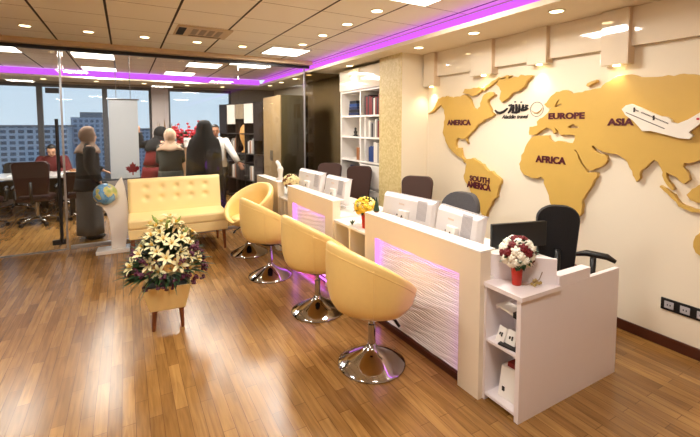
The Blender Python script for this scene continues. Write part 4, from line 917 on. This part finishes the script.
# ================================================================= PEOPLE
def cap(bm, p0, p1, r0, r1, n=10):
    p0 = Vector(p0); p1 = Vector(p1); d = (p1-p0)
    if d.length < 1e-5: return
    T = frame(d); L = d.length; rg = []
    for k in (0, .35, .7): a = -PI/2+PI/2*k; rg.append((r0*math.cos(a)+1e-4, r0*math.sin(a)))
    rg += [(r0, 0), (r1, L)]
    for k in (.35, .7, 1): a = PI/2*k; rg.append((r1*math.cos(a)+1e-4, L+r1*math.sin(a)))
    T = Matrix.Translation(p0) @ T
    b = B(); b.bm.free(); b.bm = bm
    b.rings([[T @ Vector((r*math.cos(2*PI*j/n), r*math.sin(2*PI*j/n), z)) for j in range(n)] for r, z in rg])
def hand(bm, wr, d, side, curl=.35):
    # palm, four fingers of different length and a thumb leaving the side of the palm
    d = Vector(d).normalized(); up = Vector((0, 1, 0)) if abs(d.y) < .8 else Vector((0, 0, 1))
    w = d.cross(up).normalized()*side; nrm = w.cross(d).normalized()*side; wr = Vector(wr)
    for q in (-.026, -.009, .009, .026): cap(bm, wr+w*q*.6, wr+d*.085+w*q, .014, .0125)
    for q, L in ((-.030, .062), (-.010, .074), (.010, .078), (.030, .068)):
        a = wr+d*.085+w*q; m = a+d*L*.5-nrm*L*.12*curl*2; e = m+d*L*.38-nrm*L*.3*curl*2
        cap(bm, a, m, .0095, .009); cap(bm, m, e, .009, .0075)
    a = wr+d*.025+w*.028; m = a+d*.035+w*.03; e = m+d*.03+w*.008-nrm*.01
    cap(bm, a, m, .0125, .011); cap(bm, m, e, .011, .009)
def person(label, loc, rz, H=1.63, arms=None, lean=0., turn=0., nod=0., skin='skin', seated=False, shoulders=.175):
    """Body facing local +y. arms: {side: (elbow, wrist)} in local metres; side -1 is the left hand."""
    s = H/1.65; t = thing('person', label, 'person', loc, rz, 'people behind the glass')
    bm = bmesh.new(); V = Vector
    pel = V((0, 0, .56 if seated else .90)); LM = Matrix.Translation(pel) @ Matrix.Rotation(-lean, 4, 'X') @ Matrix.Translation(-V((0, 0, .9)))
    u = lambda p: LM @ V(p)
    cap(bm, u((0, 0, .88)), u((0, -.01, 1.08)), .125, .11); cap(bm, u((-.05, 0, .9)), u((.05, 0, .9)), .11, .11)
    cap(bm, u((0, -.01, 1.08)), u((0, 0, 1.25)), .11, .12); cap(bm, u((-.06, 0, 1.2)), u((.06, 0, 1.2)), .11, .11)
    cap(bm, u((-shoulders+.03, 0, 1.355)), u((shoulders-.03, 0, 1.355)), .062, .062); cap(bm, u((0, 0, 1.3)), u((0, .005, 1.47)), .075, .052)
    HM = LM @ Matrix.Translation((0, .02, 1.45)) @ Matrix.Rotation(turn, 4, 'Z') @ Matrix.Rotation(-nod, 4, 'X')
    b = B(); b.bm.free(); b.bm = bm
    def he(c, r):
        k0 = set(bm.verts); b.ell((0, 0, 0), r, 16)
        for v in bm.verts:
            if v not in k0: v.co = HM @ (v.co+V(c))
    he((0, .0, .115), (.075, .092, .098)); he((0, .022, .06), (.058, .066, .07)); he((0, .068, .012), (.024, .022, .02))
    he((0, .094, .075), (.012, .016, .022)); he((0, .088, .10), (.009, .010, .025)); he((0, .078, .126), (.05, .012, .012))
    for q in (-1, 1): he((q*.074, -.005, .085), (.012, .022, .03)); he((q*.04, .062, .068), (.022, .02, .022))
    he((0, .085, .036), (.022, .010, .009))
    ends = {}
    for q in (-1, 1):
        sh = u((q*shoulders, 0, 1.355)); el, wr = arms[q] if arms and q in arms else ((q*.23, -.02, 1.08), (q*.23, .06, .86))
        el = u(el); wr = u(wr); cap(bm, sh, el, .05, .04); cap(bm, el, wr, .04, .026); hand(bm, wr, wr-el, q); ends[q] = (sh, el, wr)
    for q in (-1, 1):
        hip = pel+V((q*.09, 0, -.02)); kn = V((q*.11, .42, .50)) if seated else V((q*.10, .03, .49)); an = V((q*.11, .40, .08)) if seated else V((q*.10, -.01, .08))
        cap(bm, hip, kn, .088, .055); cap(bm, kn, an, .055, .036); cap(bm, an+V((0, -.02, -.03)), an+V((q*.02, .14, -.045)), .036, .028)
    o = build(b, 'body', M[skin], t, smooth=True)
    md = o.modifiers.new('remesh', 'REMESH'); md.mode = 'VOXEL'; md.voxel_size = .0085; md.use_smooth_shade = True
    sm = o.modifiers.new('smooth', 'SMOOTH'); sm.factor = .5; sm.iterations = 2
    for q in (-1, 1): build(B().ell(HM @ V((q*.03, .083, .102)), (.012, .007, .007), 8), 'eye', M['eye'], t, smooth=True)
    build(B().ell(HM @ V((0, .093, .035)), (.02, .006, .006), 8), 'mouth', M['lip'], t, smooth=True)
    b = B()
    for q in (-1, 1): b.tube([HM @ V((q*.014, .090, .121)), HM @ V((q*.034, .085, .126)), HM @ V((q*.05, .072, .12))], .004, 5)
    build(b, 'eyebrows', M['hair'], t)
    t.scale = (s, s, s)
    return t, LM, HM, ends
def loft(rgs, folds=0, amp=0., n=36, LM=None, open_top=True, seed=0):
    """rgs: (cx, cy, z, rx, ry, fold weight)"""
    b = B(); out = []
    for cx, cy, z, rx, ry, fw in rgs:
        rg = []
        for j in range(n):
            a = 2*PI*j/n; f = 1+amp*fw*(math.sin(folds*a+seed)+.4*math.sin((folds+3)*a+1+seed)); p = Vector((cx+rx*f*math.cos(a), cy+ry*f*math.sin(a), z))
            rg.append(LM @ p if LM is not None else p)
        out.append(rg)
    return b.rings(out, False, False)
def sleeves(b, ends, r=(.075, .062, .05), stop=.93):
    for q, (sh, el, wr) in ends.items():
        e = el+(wr-el)*stop; m1 = sh+(el-sh)*.5
        b.tube([sh+(sh-el).normalized()*.03, sh, m1, el, el+(wr-el)*.4, e], [r[0]*.8, r[0], r[0]*.94, r[1], r[1]*.95, r[2]], 12)
def hijab(t, HM, LM, m, long=.0, fz=1.0):
    b = B(); n = 28; out = []
    # hood: rings swept from the face opening round the skull to the back
    for k in range(9):
        ph = k/8.; rg = []
        for j in range(n):
            a = 2*PI*j/n
            th = R(50)+(PI-R(50))*ph      # angle from the facing direction
            x = .098*math.sin(th)*math.cos(a); z = .112+.125*math.sin(th)*math.sin(a)*(1.0 if math.sin(a) > 0 else 1.02); y = -.005+.115*math.cos(th)
            rg.append(HM @ Vector((x, y, z)))
        out.append(rg)
    b.rings(out, False, True)
    # neck drape over the shoulders
    def ring(T, z, rx, ry, cy): return [T @ Vector((rx*math.cos(2*PI*j/n), cy+ry*math.sin(2*PI*j/n), z+.012*math.sin(5*2*PI*j/n))) for j in range(n)]
    b.rings([ring(HM, .06, .082, .09, -.01), ring(HM, .0, .078, .085, -.01), ring(LM, 1.415, .12, .105, .0), ring(LM, 1.385, .18, .13, 0), ring(LM, 1.34-long*.5, .222, .155, 0), ring(LM, 1.30-long, .228, .17, .0)], False, False)
    o = build(b, 'headscarf', M[m], t, smooth=True); md = o.modifiers.new('solid', 'SOLIDIFY'); md.thickness = .008; md.offset = 1
    return o
def coat(t, ends, LM, m, hem=.75, flare=.235, name='coat', slv=(.075, .062, .05), stop=.93, sleeve_m=None):
    rg = [(0, 0, 1.435, .075, .075, 0), (0, 0, 1.405, .13, .09, 0), (0, 0, 1.36, .195, .118, 0), (0, 0, 1.22, .20, .142, .1), (0, 0, 1.06, .178, .142, .2), (0, 0, .93, .20, .155, .5)]
    b = loft(rg, 7, .03, LM=LM)
    # skirt of the coat hangs straight down from the hips
    hipc = LM @ Vector((0, 0, .93)); n = 36
    if hem < .9:
        zt = hipc.z; rg2 = [(hipc.x, hipc.y, zt, .20, .155, .5)]
        for k in range(1, 5): f = k/4; rg2.append((hipc.x*(1-f), hipc.y*(1-f), zt+(hem-zt)*f, .20+(flare-.20)*f, .155+(flare*.82-.155)*f, .5+.5*f))
        b2 = loft(rg2, 7, .03); me = bpy.data.meshes.new('x'); b2.bm.to_mesh(me); b2.bm.free(); b.bm.from_mesh(me); bpy.data.meshes.remove(me)
    if sleeve_m:
        for q in ends:
            b3 = B(); sleeves(b3, {q: ends[q]}, slv, stop); build(b3, 'sleeve', M[sleeve_m], t, smooth=True)
    else: sleeves(b, ends, slv, stop)
    o = build(b, name, M[m], t, smooth=True); md = o.modifiers.new('solid', 'SOLIDIFY'); md.thickness = .006; md.offset = 1
    return o
def skirt(t, m, z0, z1, r0, r1, name='skirt'):
    o = build(loft([(0, 0, z0+(z1-z0)*k/5, r0+(r1-r0)*k/5, (r0+(r1-r0)*k/5)*.82, k/5) for k in range(6)], 8, .04), name, M[m], t, smooth=True)
    md = o.modifiers.new('solid', 'SOLIDIFY'); md.thickness = .005; md.offset = -1
def shoes(t, seated=False):
    for q in (-1, 1):
        y = .40 if seated else -.01
        b = B(); b.ell((q*.115, y+.055, .045), (.05, .135, .05), 14); build(b, 'shoe', M['shoe'], t, smooth=True)

# woman in taupe scarf, standing by the glass, facing right
t, LM, HM, en = person('woman in taupe headscarf, black coat and grey striped skirt standing behind the glass', (-.50, 7.08, 0), R(-78), 1.64, {-1: ((-.22, .0, 1.10), (-.17, .22, 1.0)), 1: ((.24, -.02, 1.10), (.19, .11, .88))}, skin='skin', turn=R(-4))
coat(t, en, LM, 'blackc', .74, .23); skirt(t, 'stripe', .80, .08, .19, .22); hijab(t, HM, LM, 'taupe'); shoes(t)
# woman in red coat with black scarf, arm raised
t, LM, HM, en = person('person in red coat with black sleeves and black headscarf, one arm raised', (.42, 8.16, 0), R(-62), 1.66, {-1: ((-.34, -.10, 1.30), (-.40, -.16, 1.54)), 1: ((.2, .12, 1.1), (.14, .30, 1.12))}, lean=R(13), skin='skin', nod=R(6))
coat(t, en, LM, 'redcoat', .55, .25, slv=(.08, .066, .055), sleeve_m='blackc'); skirt(t, 'blackc', .7, .05, .19, .23); hijab(t, HM, LM, 'blackc', .1); shoes(t)
# woman seen from behind with beige pink scarf
t, LM, HM, en = person('woman seen from behind in beige pink headscarf and grey green coat', (.68, 7.66, 0), R(-6), 1.60, {-1: ((-.19, .08, 1.1), (-.1, .24, 1.05)), 1: ((.19, .08, 1.1), (.1, .24, 1.05))}, shoulders=.155)
coat(t, en, LM, 'grey', .5, .235, slv=(.065, .056, .05)); skirt(t, 'blackc', .7, .05, .2, .24); hijab(t, HM, LM, 'pink'); shoes(t)
# woman in black chador from behind
t, LM, HM, en = person('woman seen from behind in a long black chador', (1.21, 7.40, 0), R(8), 1.73, {-1: ((-.2, .06, 1.1), (-.1, .2, 1.1)), 1: ((.2, .06, 1.1), (.1, .2, 1.1))})
hijab(t, HM, LM, 'blackc', .1)
o = build(loft([(0, -.02, 1.70, .03, .04, 0), (0, -.015, 1.685, .075, .085, 0), (0, -.012, 1.63, .11, .125, 0), (0, -.01, 1.56, .12, .135, 0), (0, -.01, 1.46, .14, .14, .1), (0, -.01, 1.37, .235, .165, .2), (0, 0, 1.2, .28, .2, .4), (0, 0, .9, .29, .22, .7), (0, 0, .5, .30, .23, 1), (0, 0, .05, .29, .24, 1)], 7, .04), 'chador', M['blackc'], t, smooth=True)
# open the front of the chador so the face shows
bm = bmesh.new(); bm.from_mesh(o.data)
bmesh.ops.delete(bm, geom=[f for f in bm.faces if f.calc_center_median().z > 1.46 and f.calc_center_median().y > .05 and abs(f.calc_center_median().x) < .085], context='FACES'); bm.to_mesh(o.data); bm.free()
md = o.modifiers.new('solid', 'SOLIDIFY'); md.thickness = .006; md.offset = 1
shoes(t)
# man in white shirt reaching to the bookcase
t, LM, HM, en = person('man with short black hair and white shirt beside the black chador, one arm stretched right', (1.53, 8.08, 0), R(165), 1.70, {-1: ((-.30, .14, 1.16), (-.42, .24, .98)), 1: ((.23, .06, 1.1), (.18, .24, 1.0))}, skin='skin2', turn=R(12), lean=R(8))
coat(t, en, LM, 'shirt', .86, .19, name='shirt', slv=(.07, .058, .046), stop=.9)
b = B()
for q in (-1, 1): b.tube([(q*.085, 0, .93), (q*.095, .02, .5), (q*.10, -.01, .07)], [.115, .085, .07], 14)
build(b, 'trousers', M['trouser'], t, smooth=True); shoes(t)
b = B(); n = 20; out = []
for k in range(8):
    ph = k/7.; rg = []
    for j in range(n):
        a = 2*PI*j/n; th = (R(74)-R(26)*math.sin(a))*(1-ph)
        rg.append(HM @ Vector((.084*math.sin(th)*math.cos(a), -.002+.1*math.sin(th)*math.sin(a)*(.99 if math.sin(a) > 0 else 1.03), .118+.108*math.cos(th))))
    out.append(rg)
b.rings(out, True, True); build(b, 'hair', M['hair'], t, smooth=True)
# seated person in dark red
t, LM, HM, en = person('seated person in dark red top leaning over the conference table', (-1.30, 10.07, 0), R(180), 1.66, {-1: ((-.27, .2, 1.16), (-.02, .36, 1.13)), 1: ((.27, .2, 1.16), (.03, .40, 1.16))}, lean=R(9), nod=R(22), seated=True)
coat(t, en, LM, 'dred', .95, .2, name='top', slv=(.085, .075, .05), stop=.9)
b = B()
for q in (-1, 1): b.tube([(q*.09, -.02, .49), (q*.11, .42, .51), (q*.11, .40, .07)], [.11, .08, .06], 14)
build(b, 'trousers', M['trouser'], t, smooth=True); shoes(t, True)
b = B(); b.ell((0, -.012, .122), (.084, .100, .106), 16)
for v in list(b.bm.verts):
    if v.co.y > .03 and v.co.z < .16: v.co.y = .03
    v.co = HM @ v.co
build(b, 'hair', M['hair'], t, smooth=True)

# ================================================================= LIGHT, SKY, CAMERA
w = bpy.data.worlds.new('evening_sky'); S.world = w; w.use_nodes = True
nt = w.node_tree; N = nt.nodes; L = nt.links; bg = N['Background']
tc = N.new('ShaderNodeTexCoord'); sp = N.new('ShaderNodeSeparateXYZ'); L.new(tc.outputs['Generated'], sp.inputs[0])
rp = N.new('ShaderNodeValToRGB'); e = rp.color_ramp.elements
e[0].position = 0.0; e[0].color = lin((196, 206, 216))+(1,); e[1].position = .35; e[1].color = lin((176, 196, 216))+(1,)
L.new(sp.outputs['Z'], rp.inputs['Fac']); L.new(rp.outputs['Color'], bg.inputs['Color']); bg.inputs['Strength'].default_value = 2.2
cam = bpy.data.cameras.new('camera'); co = bpy.data.objects.new('camera', cam); COL.objects.link(co); S.camera = co
cam.sensor_fit = 'HORIZONTAL'; cam.sensor_width = 36; cam.lens = 400/700*36; cam.clip_start = .05; cam.clip_end = 1000
co.location = (0, 0, 1.7); co.rotation_euler = (R(90-3.8), 0, -R(29.304))
cam.shift_y = (151.57-218.5)/700
S.view_settings.view_transform = 'Standard'; S.view_settings.look = 'None'; S.view_settings.gamma = 1; S.view_settings.use_curve_mapping = False
S.view_settings.exposure = -0.18
S.cycles.max_bounces = 10; S.cycles.transparent_max_bounces = 12; S.cycles.caustics_reflective = False; S.cycles.sample_clamp_indirect = 6
